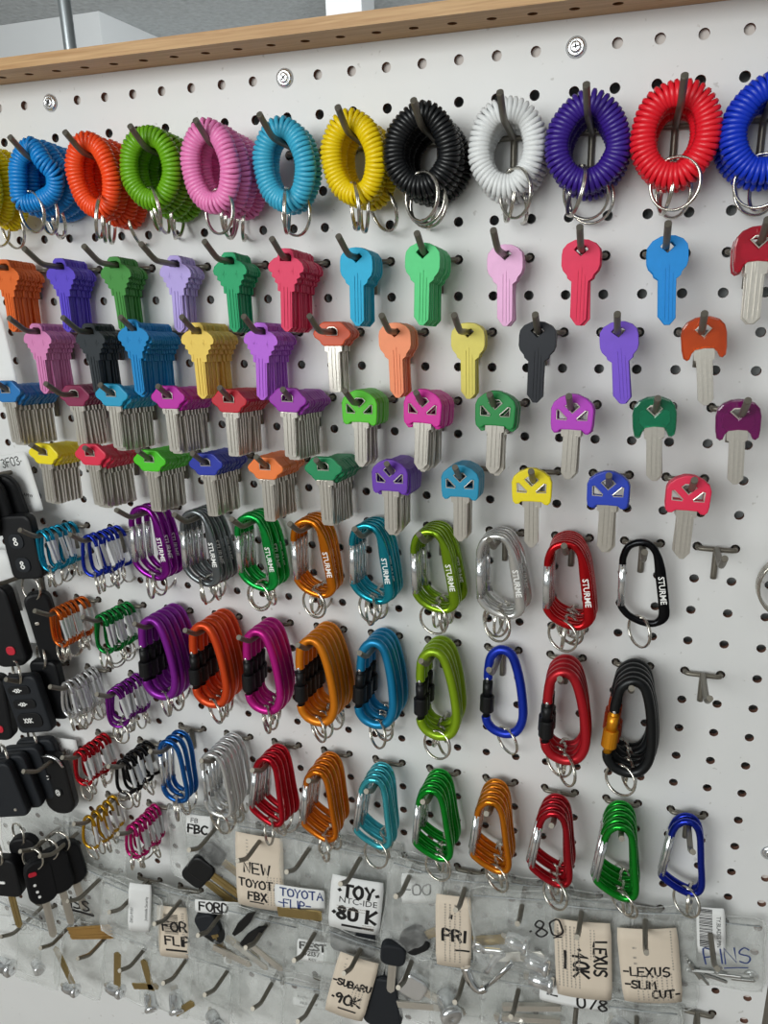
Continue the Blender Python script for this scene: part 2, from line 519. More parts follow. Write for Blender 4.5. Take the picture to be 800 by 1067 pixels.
CO = [  # column, colour, phrase, n, variant, front y, sway
    (-21.5, 'f2d800', 'yellow spiral wrist coil at the far left of the coil row', 3, 2, -46, 0.1),
    (-19.5, '1289d8', 'sky blue spiral wrist coil beside the orange coils', 4, 3, -46, 0.05),
    (-17.5, 'ff5320', 'orange spiral wrist coil between sky blue and green coils', 4, 2, -46, -0.05),
    (-15.5, '6fae16', 'lime green spiral wrist coil beside the orange coils', 4, 0, -46, 0.05),
    (-13.5, 'f58ac6', 'pink spiral wrist coil hanging in the coil row', 4, 2, -50, -0.03),
    (-11.5, '43b4d8', 'light turquoise spiral wrist coil between pink and yellow coils', 2, 2, -40, 0.0),
    (-9.5, 'f5d50a', 'yellow spiral wrist coil between light turquoise and black coils', 3, 2, -44, -0.06),
    (-7.5, '15171a', 'black spiral wrist coil hanging in the coil row', 4, 1, -44, 0.08),
    (-5.5, 'eceeef', 'white spiral wrist coil between black and purple coils', 3, 0, -36, 0.0),
    (-3.5, '3a1f8a', 'dark purple spiral wrist coil hanging in the coil row', 3, 1, -38, 0.0),
    (-1.5, 'ec1f30', 'bright red spiral wrist coil hanging in the coil row', 3, 0, -40, 0.04),
    (0.5, '1138c8', 'royal blue spiral wrist coil at the far right of the row', 3, 1, -40, 0.05),
]
for c, colr, phr, n, var, fy, sway in CO:
    hook(c, 2, 'holding the ' + phr.replace('spiral wrist coil', 'coils'))
    fy = min(fy, -8 - 12.6 * (n - 1)) if n > 3 else fy
    step = min(13.4, (-fy - 8) / max(n - 1, 1))
    yaw0 = random.uniform(-0.06, 0.06)
    for i in range(n):
        y = fy + i * step
        lab = ORD[i] + ' ' + phr
        t = thing('wrist_coil', lab, 'wrist coil', (c * G + random.uniform(-1, 1), y, -2 * G + prong_z(y) + 2.2),
                  (0.02, sway + random.uniform(-0.05, 0.05), yaw0 + random.uniform(-0.025, 0.025)), 'spiral wrist coils')
        v = var
        put('coil', COILS[v], t, scale=(1 + random.uniform(-0.05, 0.06), 0.8, 1 + random.uniform(-0.03, 0.05)), mats=[spiral(colr)])
        bz = {0: -36, 1: -37, 2: -40, 3: -33}[v]; bx = -8 if v == 3 else 0
        put('split_ring', RING_COIL, t, (bx + random.uniform(-5, 5), random.uniform(-1.5, 1.5), bz + 8.4), (random.uniform(-0.3, 0.3), random.uniform(-0.25, 0.25), random.uniform(0.1, 1.3)))


# ------------------------------------------------------------------ keys
def sym(pts): return list(pts) + [(-x, z) for x, z in reversed(pts) if abs(x) > 1e-6]


_kw = [(0, 4.2), (4.2, 3.8), (8.8, 1.6), (11.4, -1.6), (12.0, -5), (12.0, -11.5), (11.0, -14.6), (8.4, -17.6), (7.9, -19.6), (6.6, -20.6), (5.3, -21.6)]
KW_OUT = _kw + [(5.2, -45.2), (1.6, -49.2), (-1.2, -49.0), (-5.2, -43.6)] + [(-x, z) for x, z in reversed(_kw) if x > 0]
KW_HOLE = [(-4.4, -2.0), (0, -6.0), (4.4, -2.0), (2.4, 0.2), (0.9, -0.6), (-0.9, -0.6), (-2.4, 0.2)]
RID = [(-2.2, -1.2, -1.75, -1.2, -46, -15), (0.2, 1.0, -1.7, -1.2, -47, -13), (2.4, 3.2, -1.75, -1.2, -46, -18)]
KEY_KW = plate('key_body', KW_OUT, [KW_HOLE], -1.2, 1.2, 0.3, extra=RID)
SC_OUT = sym([(0, 4.4), (3.6, 4.2), (5.8, 2.2), (6.4, -1.6), (9.2, -2.6), (12.6, -5.4), (14.0, -8.6), (13.4, -11.2), (10.8, -12.4), (11.2, -15.0), (8.6, -16.4), (8.8, -18.8), (6.6, -20.0), (6.6, -24.8), (4.6, -25.2), (4.5, -50), (1.2, -53.2), (0, -53.2)])
SC_HOLE = [(-4.3, -4.2), (4.3, -4.2), (4.3, -0.8), (2.6, 1.0), (-2.6, 1.0), (-4.3, -0.8)]
RID2 = [(-2.4, -1.5, -1.7, -1.2, -50, -22), (0.4, 1.1, -1.7, -1.2, -51, -22), (2.6, 3.4, -1.7, -1.2, -50, -25), (-6.2, -4.4, -1.55, -1.2, -24, -19.5),
        (-7.5, -3.2, -1.4, -1.2, -11.6, -10.6), (3.2, 7.5, -1.4, -1.2, -11.6, -10.6), (-5.8, -4.8, -1.4, -1.2, -13.5, -8.5), (4.8, 5.8, -1.4, -1.2, -13.5, -8.5)]
KEY_SC = plate('key_body', SC_OUT, [SC_HOLE], -1.2, 1.2, 0.3, extra=RID2)

# rubber-headed, elongated six-sided head
RS_OUT = sym([(0, 5.2), (6.4, 5.2), (8.6, 4.2), (12.2, 0.4), (14.4, -1.4), (15.2, -3.6), (14.2, -6), (10.2, -8.6), (8.8, -11.2), (6.6, -12.4), (0, -12.4)])
RS_HOLE = [(-4.4, -4.4), (4.4, -4.4), (4.4, -0.4), (2.2, 1.4), (-2.2, 1.4), (-4.4, -0.4)]
HEAD_RS = plate('head_cover', RS_OUT, [RS_HOLE], -2.3, 2.3, 0.9)


def rim_mesh(name, loops, y0, w):
    mb = MB()
    for lp in loops:
        mb.sweep([(x, y0, z) for x, z in lp], w, 4, closed=True, smooth=False)
    return mb.build(name, [M_RIM])


RIM_RS = rim_mesh('bow_edge', [RS_HOLE], -2.3, 0.42)
BL_SC = plate('blade', sym([(0, -10), (6.8, -10), (6.8, -16.4), (4.8, -16.8), (4.7, -45.4), (3.8, -46.6), (0, -46.8)]), (), -1.1, 1.1, 0.2,
              extra=[(-2.4, -1.4, -1.7, -1.1, -44, -13), (0.6, 1.5, -1.7, -1.1, -45, -13), (3.0, 3.8, -1.6, -1.1, -43, -17), (-6.2, -3.6, -1.75, -1.1, -15.8, -12.8)])
# rubber-headed, house-shaped head with three windows
RK_OUT = sym([(0, 7.2), (3.2, 7.0), (8.6, 4.6), (12.4, 1.2), (13.8, -2.6), (13.5, -13), (12.9, -16.8), (11.2, -18.6), (8.8, -18.4), (7.6, -17.2), (6.8, -16.6), (0, -16.4)])
RK_TOP = [(-4.6, -0.6), (0, -5.2), (4.6, -0.6), (2.4, 1.4), (-2.4, 1.4)]
RK_L = [(-10.0, -3.4), (-8.8, -3.2), (-3.2, -8.8), (-3.6, -9.8), (-9.8, -9.6)]
RK_R = [(-x, z) for x, z in reversed(RK_L)]
HEAD_RK = plate('head_cover', RK_OUT, [RK_TOP, RK_L, RK_R], -2.4, 2.4, 0.8)
RIM_RK = rim_mesh('bow_edge', [RK_TOP, RK_L, RK_R], -2.4, 0.42)
BL_KW = plate('blade', sym([(0, -13), (6.6, -13), (6.5, -20.6), (5.0, -21.4), (4.9, -46), (1.4, -50.5), (0, -50.5)]), (), -1.1, 1.1, 0.2,
              extra=[(-2.6, -1.6, -1.7, -1.1, -46, -16), (0.4, 1.4, -1.7, -1.1, -47, -16), (3.0, 3.8, -1.6, -1.1, -45, -20), (-1, 1, -1.5, -1.1, -19, -15)])
# clear tinted head
TK_OUT = sym([(0, 7.0), (4.4, 6.6), (9.4, 4.4), (12.4, 0.8), (13.4, -4.0), (13.2, -13), (12.4, -17.8), (10.4, -19.4), (8.6, -18.6), (7.4, -15.4), (5.4, -13.2), (0, -12.6)])
HEAD_TK = plate('head_cover', TK_OUT, [RK_TOP], -2.6, 2.6, 1.1)
RIM_TK = rim_mesh('bow_edge', [RK_TOP], -2.6, 0.5)
BL_TK = plate('blade', sym([(0, -6.6), (6, -1.6), (9, -3), (9.4, -9.5), (6.4, -13), (6.2, -19.6), (4.8, -20.2), (4.7, -45), (1.4, -48.5), (0, -48.5)]), (), -1.1, 1.1, 0.2,
              extra=[(-2.6, -1.6, -1.7, -1.1, -46, -13), (0.4, 1.4, -1.7, -1.1, -47, -13), (3.0, 3.8, -1.6, -1.1, -45, -20), (-1, 1, -1.5, -1.1, -19, -13)])

KEYS = {  # row: [(column, style, colour, colour word, count, front y)]
    5: [(-21.5, 'sc', 'e06a28', 'orange', 10, -36), (-19.5, 'sc', '5b45c8', 'violet', 9, -32), (-17.5, 'sc', '3f8a3a', 'leaf green', 8, -31), (-15.5, 'sc', 'b3a2e0', 'lilac', 7, -26),
        (-13.5, 'sc', '0f9a63', 'emerald green', 8, -34), (-11.5, 'sc', 'd8365e', 'raspberry', 12, -44), (-9.5, 'kw', '12a5cf', 'turquoise blue', 7, -38), (-7.5, 'kw', '52c87e', 'mint green', 11, -50),
        (-5.5, 'kw', 'eab4dc', 'pale pink', 3, -28), (-3.5, 'kw', 'e2345a', 'rose red', 3, -40), (-1.5, 'kw', '1489d8', 'bright blue', 3, -44), (0.5, 'tk', 'd81c3c', 'clear red', 4, -50)],
    7: [(-20.5, 'sc', 'd987bb', 'mauve', 10, -40), (-18.5, 'sc', '2c3237', 'charcoal', 9, -40), (-16.5, 'sc', '1486c6', 'ocean blue', 15, -54), (-14.5, 'sc', 'e8c860', 'golden yellow', 13, -46),
        (-12.5, 'sc', 'b565d8', 'orchid purple', 11, -41), (-10.5, 'rs', 'd8532a', 'brick orange', 4, -26), (-8.5, 'kw', 'f0936a', 'peach', 7, -35), (-6.5, 'kw', 'ddd06a', 'pale yellow', 4, -28),
        (-4.5, 'kw', '23262d', 'dark navy', 5, -48), (-2.5, 'kw', '7a55d0', 'violet', 3, -42), (-0.5, 'tk', 'e65a1e', 'clear orange', 1, -44)],
    9: [(-21.5, 'rs', '1a74ba', 'steel blue', 10, -56), (-19.5, 'rs', '8a2450', 'maroon', 7, -36), (-17.5, 'rs', '189cc8', 'sky blue', 10, -55), (-15.5, 'rs', 'c01ca8', 'magenta', 10, -54),
        (-13.5, 'rs', 'c4182e', 'crimson', 9, -51), (-11.5, 'rs', '9a2cae', 'purple', 10, -55), (-9.5, 'rk', '52c81c', 'lime green', 6, -42), (-7.5, 'rk', 'd81ca0', 'magenta', 8, -54),
        (-5.5, 'rk', '158a42', 'forest green', 5, -54), (-3.5, 'rk', 'b83cc4', 'orchid', 3, -52), (-1.5, 'tk', '0f9468', 'clear green', 2, -52), (0.5, 'tk', '8a1470', 'clear plum', 1, -42)],
    11: [(-20.5, 'rs', 'f0dc18', 'lemon yellow', 8, -54), (-18.5, 'rs', 'e02c4c', 'cherry red', 10, -58), (-16.5, 'rs', '4cc81e', 'lime green', 9, -52), (-14.5, 'rs', '2234a8', 'navy blue', 9, -51),
         (-12.5, 'rs', 'f5803c', 'orange', 9, -50), (-10.5, 'rs', '0f8c58', 'emerald green', 10, -56), (-8.5, 'rk', '6a34b0', 'purple', 8, -53), (-6.5, 'rk', '1690b8', 'teal blue', 5, -50),
         (-4.5, 'rk', 'f0dc10', 'lemon yellow', 1, -50), (-2.5, 'rk', '2240b8', 'royal blue', 2, -52), (-0.5, 'rk', 'e42850', 'cherry red', 3, -52)],
}
ROWN = {5: 'top', 7: 'second', 9: 'third', 11: 'fourth'}
DESC = {'sc': 'painted key', 'kw': 'painted key', 'rs': 'rubber-headed key', 'rk': 'rubber-headed key', 'tk': 'plastic-headed key'}
PITCH = {'sc': 3.0, 'kw': 3.0, 'rs': 4.75, 'rk': 4.95, 'tk': 5.4}
for r, lst in KEYS.items():
    for k, (c, st, colr, word, n, fy) in enumerate(lst):
        where = '%s stack in the %s key row' % (NTH[k], ROWN[r])
        hook(c, r, 'holding the %s keys, %s' % (word, where))
        sway = random.uniform(-0.03, 0.03) + (-0.10 if c > -3 and n < 4 and st != 'rk' else 0)
        for i in range(n):
            y = fy + i * PITCH[st] * (1 if n > 1 else 0) + (random.uniform(0, 0.25) if i else 0)
            if y > -3.5: break
            if n == 1: lab = 'single %s %s at %s' % (word, DESC[st], where.replace('stack', 'hook'))
            else: lab = '%s %s %s of the %s' % (ORD[i], word, DESC[st], where)
            rz = random.uniform(-0.03, 0.03) * (0.5 if st in ('rs', 'rk') else 1)
            t = thing('house_key', lab, 'key', (c * G + random.uniform(-0.4, 0.4), y, -r * G + prong_z(y) + 2.3),
                      (random.uniform(-0.01, 0.01), sway + random.uniform(-0.03, 0.03), rz * 0.5), '%s keys, %s' % (word, where))
            if st in ('sc', 'kw'):
                put('key_body', KEY_SC if st == 'sc' else KEY_KW, t, mats=[enamel(colr)])
            elif st == 'rs':
                h = put('head_cover', HEAD_RS, t, mats=[rubber(colr)]); put('blade', BL_SC, t, mats=[M_NICK])
                if i < 2: put('bow_edge', RIM_RS, h)
            elif st == 'rk':
                h = put('head_cover', HEAD_RK, t, mats=[rubber(colr)]); put('blade', BL_KW, t, mats=[M_NICK])
                if i < 2: put('bow_edge', RIM_RK, h)
            else:
                h = put('head_cover', HEAD_TK, t, mats=[tint(colr)]); put('blade', BL_TK, t, mats=[M_NICK])
                if i < 2: put('bow_edge', RIM_TK, h)


# ------------------------------------------------------------------ carabiners
def text_mesh(name, body, size, mtl, bold=0.0):
    cu = bpy.data.curves.new(name, 'FONT'); cu.body = body; cu.size = size * 0.001; cu.align_x = 'CENTER'; cu.align_y = 'CENTER'
    cu.resolution_u = 2; cu.offset = bold
    o = bpy.data.objects.new(name, cu); COL.objects.link(o)
    bpy.context.view_layer.update()
    me = bpy.data.meshes.new_from_object(o.evaluated_get(bpy.context.evaluated_depsgraph_get()))
    bpy.data.objects.remove(o); bpy.data.curves.remove(cu)
    me.name = name; me.materials.clear(); me.materials.append(mtl)
    # text lies in XY facing +Z: stand it up in XZ facing -Y
    me.transform(Matrix.Rotation(math.pi / 2, 4, 'X'))
    return me


STURME = text_mesh('lettering', 'STURME', 6.0, M_WHITE, 0.00012)

BIN = (0, 1, 0)
def body(name, pts, sec, per=6, n=10):
    return MB().sweep(smooth_path([(x, 0, z) for x, z in pts], per), sec, n, bino=BIN).build(name)


# flat-spined printed carabiner: gate on one side, broad spine on the other
PT_L = [(-13.8, -16.5), (-13.4, -9), (-9.6, -0.6), (-1.4, 2.6), (5.9, -0.2), (10.4, -9), (13.3, -26), (15.6, -44), (15.8, -54.5), (10.2, -60.4), (1.2, -60.2), (-8.4, -55.7), (-13.9, -49), (-14.2, -45)]
def sec_L(i, t):
    s = max(0.0, 1 - abs(t - 0.52) / 0.16); s = min(1, s * 2.2)
    return (2.6 + 1.3 * s, 2.5 - 0.3 * s, 2.4 + 2.2 * s)
BODY_L = body('carabiner_body', PT_L, sec_L)
GATE_L = MB().sweep([(-13.8, 0, -14.5), (-14.1, 0, -30), (-14.2, 0, -47.5)], lambda i, t: (2.7, 2.5, 4), 8, bino=BIN).build('gate', [M_GATE])
RIV = MB().lathe([(0.1, 2.2), (0.9, 2.2), (0.9, 2.9), (0.5, 3.1)], n=8).build('rivet', [M_NICK])

# screw-lock carabiner
PT_P = [(-10.2, -23), (-9.8, -15), (-7.4, -3), (0.4, 3.6), (9.0, -0.4), (14.4, -17), (17.6, -39), (17.8, -57), (12.6, -69), (3.4, -72.6), (-6, -70), (-11.2, -64), (-12.4, -58)]
BODY_P = body('carabiner_body', PT_P, lambda i, t: (3.7, 3.7, 2.3))
_g = MB().sweep([(-10.1, 0, -18), (-11.1, 0, -38), (-12.3, 0, -62)], 3.1, 10)
GATE_P = _g.build('gate')
_s = MB().sweep([(-11.0, 0, -38.5), (-11.05, 0, -39.5), (-11.7, 0, -52.5), (-11.75, 0, -53.5)], lambda i, t: ((4.9, 4.9, 2) if i in (0, 3) else (5.8, 5.8, 2)), 18, bino=BIN, smooth=False)
SLEEVE_P = _s.build('screw_sleeve')
_s = MB().sweep([(-10.4, 0, -26), (-11.0, 0, -38.5)], 4.1, 14)
COLLAR_P = _s.build('gate_collar')
RIV_P = MB().lathe([(0.1, 3.0), (1.3, 3.0), (1.3, 4.0), (0.8, 4.4)], n=10).build('rivet', [M_GATE])

# plain carabiner of the lower row
PT_U = [(-12.2, -13.5), (-11.4, -8.5), (-8.6, -2), (-2.6, 2.8), (4.6, 0.8), (8.8, -9), (11.4, -34), (13.4, -54), (11.0, -62.6), (3.5, -65.0), (-7, -60.8), (-15.4, -54.8), (-17.4, -51.5), (-17.2, -49)]
BODY_U = body('carabiner_body', PT_U, lambda i, t: (2.7, 2.7, 2.2))
GATE_U = MB().sweep([(-12.1, 0, -11.5), (-17.4, 0, -51.5)], lambda i, t: (2.9, 2.6, 3.6), 8, bino=BIN).build('gate', [M_GATE])
SLOT_U = MB().box(-0.35, 0.35, -2.55, -2.3, -20, 20).build('gate_slot', [mat('slot_shadow', '6d7073', 0.4, 0.8)])

# slim D carabiner (blue and silver)
PT_D = [(-11.6, -14), (-11.2, -8), (-7.5, 0), (-1, 2.6), (6, -1), (9.6, -12), (11.0, -34), (11.8, -52), (8.6, -61), (0, -63.5), (-9.5, -60), (-13.2, -53), (-13.2, -48)]
BODY_D = body('carabiner_body', PT_D, lambda i, t: (2.4, 2.4, 2))
GATE_D = MB().sweep([(-11.6, 0, -12), (-13.2, 0, -50)], 1.9, 8).build('gate', [M_GATE])

# small key-chain carabiner, gate on the other side
PT_S = [(6.4, -9), (5.8, -4), (0.5, 1.7), (-5.4, -2), (-7.8, -12), (-9.2, -26), (-7.4, -33.6), (-0.6, -36.6), (7, -33.4), (9.4, -28), (9.2, -26.5)]
BODY_S = body('carabiner_body', PT_S, lambda i, t: (1.65, 1.65, 2), per=4, n=8)
GATE_S = MB().sweep([(6.3, 0, -7.5), (9.3, 0, -28)], lambda i, t: (1.65, 1.6, 5), 8, bino=BIN, smooth=False).build('gate', [M_GATES])


def carabiner(kind, loc, rot, colr, label, group, first, sleeve=None, ring=True):
    t = thing('carabiner', label, 'carabiner', loc, rot, group)
    A = anod(colr)
    rz = random.uniform(-0.3, 1.0)
    if kind == 'L':
        put('carabiner_body', BODY_L, t, mats=[A]); g = put('gate', GATE_L, t); put('rivet', RIV, g, (-13.8, 0, -17))
        put('lettering', STURME, t, (14.1, -2.55, -33), (0, math.radians(82.5), 0))
        rb, bz = (0.5, -60.4), 2.5
    elif kind == 'P':
        put('carabiner_body', BODY_P, t, mats=[mat('satin_' + colr, colr, 0.36, 0.5, 0.03, 200)])
        sm = sleeve or M_BLACK
        g = put('gate', GATE_P, t, mats=[sm]); put('rivet', RIV_P, g, (-10.2, 0, -22))
        cl = put('gate_collar', COLLAR_P, t, mats=[sm]); put('screw_sleeve', SLEEVE_P, cl, mats=[sm])
        rb, bz = (3.0, -72.6), 3.7
    elif kind == 'U':
        put('carabiner_body', BODY_U, t, mats=[A]); g = put('gate', GATE_U, t)
        put('gate_slot', SLOT_U, g, (-14.75, 0, -31.5), (0, math.radians(7.55), 0))
        rb, bz = (4.0, -65), 2.7
    elif kind == 'D':
        put('carabiner_body', BODY_D, t, mats=[A]); put('gate', GATE_D, t)
        rb, bz = (0, -63.5), 2.4
    else:
        put('carabiner_body', BODY_S, t, mats=[A]); put('gate', GATE_S, t)
        rb, bz = (-0.6, -36.6), 1.65
    if ring:
        me = RING_SML if kind == 'S' else RING_BIG
        put('split_ring', me, t, (rb[0] + random.uniform(-3, 2), 0, rb[1] + bz + 0.9), (random.uniform(-0.2, 0.2), random.uniform(-0.2, 0.2), random.uniform(0.6, 1.35) if first else random.uniform(-0.4, 1.2)))
    return t


CARA = [  # row, name of the row, kind, [(column, colour, word, count, front y, pitch)]
    (13, 'upper row', 'L', [(-17.5, '8a1c96', 'purple', 3, -34, 11), (-15.5, '74797c', 'grey', 4, -34, 8), (-13.5, '18a848', 'green', 4, -34, 8), (-11.5, 'd97a14', 'orange', 4, -34, 8), (-9.5, '1e96ac', 'turquoise', 4, -34, 8),
                            (-7.5, '86ac22', 'lime', 5, -38, 7.5), (-5.5, 'd2d2d0', 'silver', 4, -36, 8), (-3.5, 'c0141c', 'red', 6, -42, 6.5), (-1.5, '15161a', 'black', 1, -19, 8)]),
    (17, 'middle row', 'P', [(-17.5, '86209a', 'purple', 5, -46, 9.2), (-15.5, 'de4c1c', 'orange', 5, -44, 9), (-13.5, 'be1a88', 'magenta', 4, -42, 9), (-11.5, 'e08214', 'amber', 5, -46, 9.2), (-9.5, '1683b4', 'teal blue', 4, -34, 8.6),
                             (-7.5, '8cae1c', 'lime', 4, -38, 9), (-5.5, '1434b4', 'royal blue', 1, -16, 9), (-3.5, 'b81c28', 'red', 4, -46, 9), (-1.5, '1d1f21', 'black', 5, -46, 9)]),
    (22, 'lower row', 'U', [(-17.5, '1c60ac', 'blue', 3, -40, 10), (-15.5, 'd4d6d6', 'silver', 6, -48, 7.8), (-13.5, 'bc1226', 'red', 4, -40, 8), (-11.5, 'd87614', 'orange', 5, -46, 8), (-9.5, '48b6c6', 'turquoise', 4, -42, 8.4),
                            (-7.5, '129a2e', 'green', 5, -43, 8), (-5.5, 'd98018', 'amber', 5, -44, 8), (-3.5, 'b01826', 'crimson', 4, -44, 8.4), (-1.5, '18962c', 'emerald', 5, -46, 8.4), (0.5, '182ca0', 'royal blue', 2, -22, 8)]),
]
KW_ = {'L': 'printed carabiner', 'P': 'screw-lock carabiner', 'U': 'carabiner', 'D': 'slim carabiner'}
for r, rn, kind0, lst in CARA:
    for k, (c, colr, word, n, fy, pitch) in enumerate(lst):
        kind = 'D' if kind0 == 'U' and c < -15 else kind0
        hook(c, r, 'holding the %s %ss of the %s' % (word, KW_[kind], rn))
        s0 = {'L': 0.0, 'P': 0.0, 'U': 0.0}[kind0] + random.uniform(-0.03, 0.03)
        for i in range(n):
            y = fy + pitch * i
            lab = ('%s %s %s in the %s of carabiners' % (ORD[i], word, KW_[kind], rn)) if n > 1 else 'single %s %s in the %s of carabiners' % (word, KW_[kind], rn)
            sl = None
            if kind == 'P' and word == 'black': sl = mat('amber_sleeve' if i == 0 else 'orange_sleeve', 'e0941c' if i == 0 else 'c84a1c', 0.35, 0.6)
            carabiner(kind, (c * G + random.uniform(-0.5, 0.5), y, -r * G + prong_z(y) + 2.2),
                      (random.uniform(-0.03, 0.02), s0 + random.uniform(-0.035, 0.035), random.uniform(-0.035, 0.035)), colr, lab, '%s %ss, %s' % (word, KW_[kind], rn), i == 0, sl)

SMALL = [(-21.5, 14, '1690b4', 'turquoise', 6), (-19.5, 14, '1c34b0', 'royal blue', 6), (-21.5, 17, 'd4641c', 'orange', 7), (-19.5, 17, '10883c', 'green', 7), (-21.5, 20, 'd0d0d2', 'silver', 7),
         (-19.5, 20, '7a1c8e', 'purple', 7), (-21.5, 23, 'bc1022', 'red', 7), (-19.5, 23, '18181b', 'black', 7), (-21.5, 26, 'c0921c', 'gold', 5), (-19.5, 26, 'c41c78', 'pink', 7)]
for c, r, colr, word, n in SMALL:
    hook(c, r, 'holding the small %s key-chain carabiners' % word)
    for i in range(n):
        y = -46 + i * (38 / (n - 1))
        lab = '%s small %s key-chain carabiner in its cluster' % (ORD[i], word)
        carabiner('S', (c * G + random.uniform(-0.8, 0.8), y, -r * G + prong_z(y) + 2.2), (random.uniform(-0.06, 0.06), random.uniform(-0.1, 0.1), random.uniform(-0.2, 0.25)), colr, lab,
                  'small %s carabiners' % word, i < 2)

hook(0.5, 13, 'hanging empty beside the black carabiner')
hook(0.5, 17, 'hanging empty beside the black screw-lock carabiners')
hook(1.5, 30, 'hanging empty under the bag of pins')


# ------------------------------------------------------------------ handwriting and cards
STK = {
    'A': [[(0, 0), (.3, 1), (.6, 0)], [(.12, .38), (.5, .38)]], 'B': [[(0, 0), (0, 1), (.4, .95), (.5, .75), (.35, .55), (0, .52)], [(.35, .55), (.58, .35), (.5, .08), (0, 0)]],
    'C': [[(.58, .85), (.35, 1), (.1, .85), (0, .5), (.1, .12), (.35, 0), (.58, .12)]], 'D': [[(0, 0), (0, 1), (.35, .95), (.58, .65), (.55, .3), (.35, .04), (0, 0)]],
    'E': [[(.55, 1), (0, 1), (0, 0), (.55, 0)], [(0, .52), (.45, .52)]], 'F': [[(.55, 1), (0, 1), (0, 0)], [(0, .55), (.42, .55)]],
    'G': [[(.58, .85), (.35, 1), (.1, .85), (0, .5), (.1, .12), (.35, 0), (.58, .15), (.58, .45), (.35, .45)]],
    'I': [[(.1, 0), (.1, 1)]], 'K': [[(0, 0), (0, 1)], [(.55, 1), (0.02, .45), (.58, 0)]], 'L': [[(0, 1), (0, 0), (.5, 0)]],
    'M': [[(0, 0), (.05, 1), (.32, .4), (.6, 1), (.66, 0)]], 'N': [[(0, 0), (0, 1), (.55, 0), (.55, 1)]],
    'O': [[(.3, 1), (.06, .8), (0, .45), (.1, .12), (.32, 0), (.54, .15), (.6, .5), (.5, .88), (.3, 1)]],
    'P': [[(0, 0), (0, 1), (.4, .95), (.54, .72), (.4, .5), (0, .46)]], 'R': [[(0, 0), (0, 1), (.4, .95), (.52, .74), (.38, .54), (0, .5)], [(.25, .5), (.58, 0)]],
    'S': [[(.55, .88), (.3, 1), (.06, .85), (.08, .62), (.48, .42), (.54, .15), (.28, 0), (0, .1)]], 'T': [[(0, 1), (.64, 1)], [(.32, 1), (.32, 0)]],
    'U': [[(0, 1), (.03, .2), (.28, 0), (.52, .2), (.55, 1)]], 'V': [[(0, 1), (.28, 0), (.56, 1)]], 'W': [[(0, 1), (.16, 0), (.36, .7), (.54, 0), (.74, 1)]],
    'X': [[(0, 1), (.56, 0)], [(.56, 1), (0, 0)]], 'Y': [[(0, 1), (.28, .5), (.56, 1)], [(.28, .5), (.26, 0)]],
    '0': [[(.3, 1), (.06, .8), (0, .45), (.1, .12), (.32, 0), (.54, .15), (.58, .5), (.5, .88), (.3, 1)]], '1': [[(.1, 0), (.1, 1)]],
    '2': [[(0, .8), (.25, 1), (.5, .8), (.4, .5), (0, 0), (.56, 0)]], '3': [[(0, .9), (.3, 1), (.5, .78), (.2, .54), (.54, .3), (.3, 0), (0, .1)]],
    '4': [[(.36, 0), (.4, 1), (0, .35), (.6, .35)]], '5': [[(.5, 1), (.08, 1), (.04, .58), (.4, .6), (.52, .3), (.3, 0), (0, .08)]], '6': [[(.45, 1), (.1, .6), (0, .3), (.2, 0), (.5, .15), (.45, .45), (.06, .4)]],
    '7': [[(0, 1), (.55, 1), (.2, 0)]], '8': [[(.3, .54), (.06, .75), (.28, 1), (.5, .8), (.3, .54), (.02, .25), (.28, 0), (.56, .25), (.3, .54)]],
    '9': [[(.5, .7), (.28, 1), (.04, .75), (.2, .5), (.5, .68), (.42, 0)]], '-': [[(0, .48), (.4, .48)]], '.': [[(.05, .38), (.12, .45)]], "'": [[(.1, 1), (.05, .75)]], ' ': [],
}


def writing(name, lines, ink, wob=0.04, seed=0, scale=1.0):
    """lines: (text, x, z baseline, height, stroke width) in mm, plus ('_', x0, z, x1, width) underlines"""
    rnd = random.Random(seed); mb = MB()
    def stroke(pts, w):
        P = [Vector((x, 0, z)) for x, z in pts]
        b = len(mb.v)
        for i, p in enumerate(P):
            t = (P[min(i + 1, len(P) - 1)] - P[max(i - 1, 0)])
            if t.length < 1e-6: t = Vector((1, 0, 0))
            t.normalize(); nn = Vector((-t.z, 0, t.x)) * (w / 2)
            ext = -t * w * 0.4 if i == 0 else (t * w * 0.4 if i == len(P) - 1 else Vector())
            mb.v += [p + nn + ext, p - nn + ext]
        for i in range(len(P) - 1): mb.face((b + 2 * i, b + 2 * i + 1, b + 2 * i + 3, b + 2 * i + 2))
    for text, x, z, h, w in lines:
        w *= 1.2
        if text == '_':
            stroke([(x, z), ((x + h) / 2, z + 0.3), (h, z - 0.2)], w); continue
        cx = x
        for ch in text:
            tot = 0.3 if ch == ' ' else 0
            for pl in STK.get(ch, []):
                q = [(cx + (a + rnd.uniform(-wob, wob)) * h, z + (b + rnd.uniform(-wob, wob)) * h) for a, b in pl]
                q = [(v.x, v.z) for v in smooth_path([(a, 0, b) for a, b in q], 3)] if len(q) > 5 else q
                stroke(q, w)
                tot = max(tot, max(a for a, b in pl))
            cx += (tot + 0.2) * h
    return mb.build(name, [ink], 0.001 * scale)


def fine_print(rows, seed):
    """rows: (x0, x1, z, height) lines of tiny illegible print"""
    rnd = random.Random(seed); mb = MB()
    for x0, x1, z, h in rows:
        x = x0
        while x < x1:
            w = rnd.uniform(0.6, 2.6)
            b = len(mb.v); e = min(x + w, x1)
            mb.v += [Vector((x, 0, z)), Vector((e, 0, z)), Vector((e, 0, z + h)), Vector((x, 0, z + h))]; mb.face((b, b + 1, b + 2, b + 3))
            x = e + 0.5
    return mb.build('fine_print', [M_PINK])


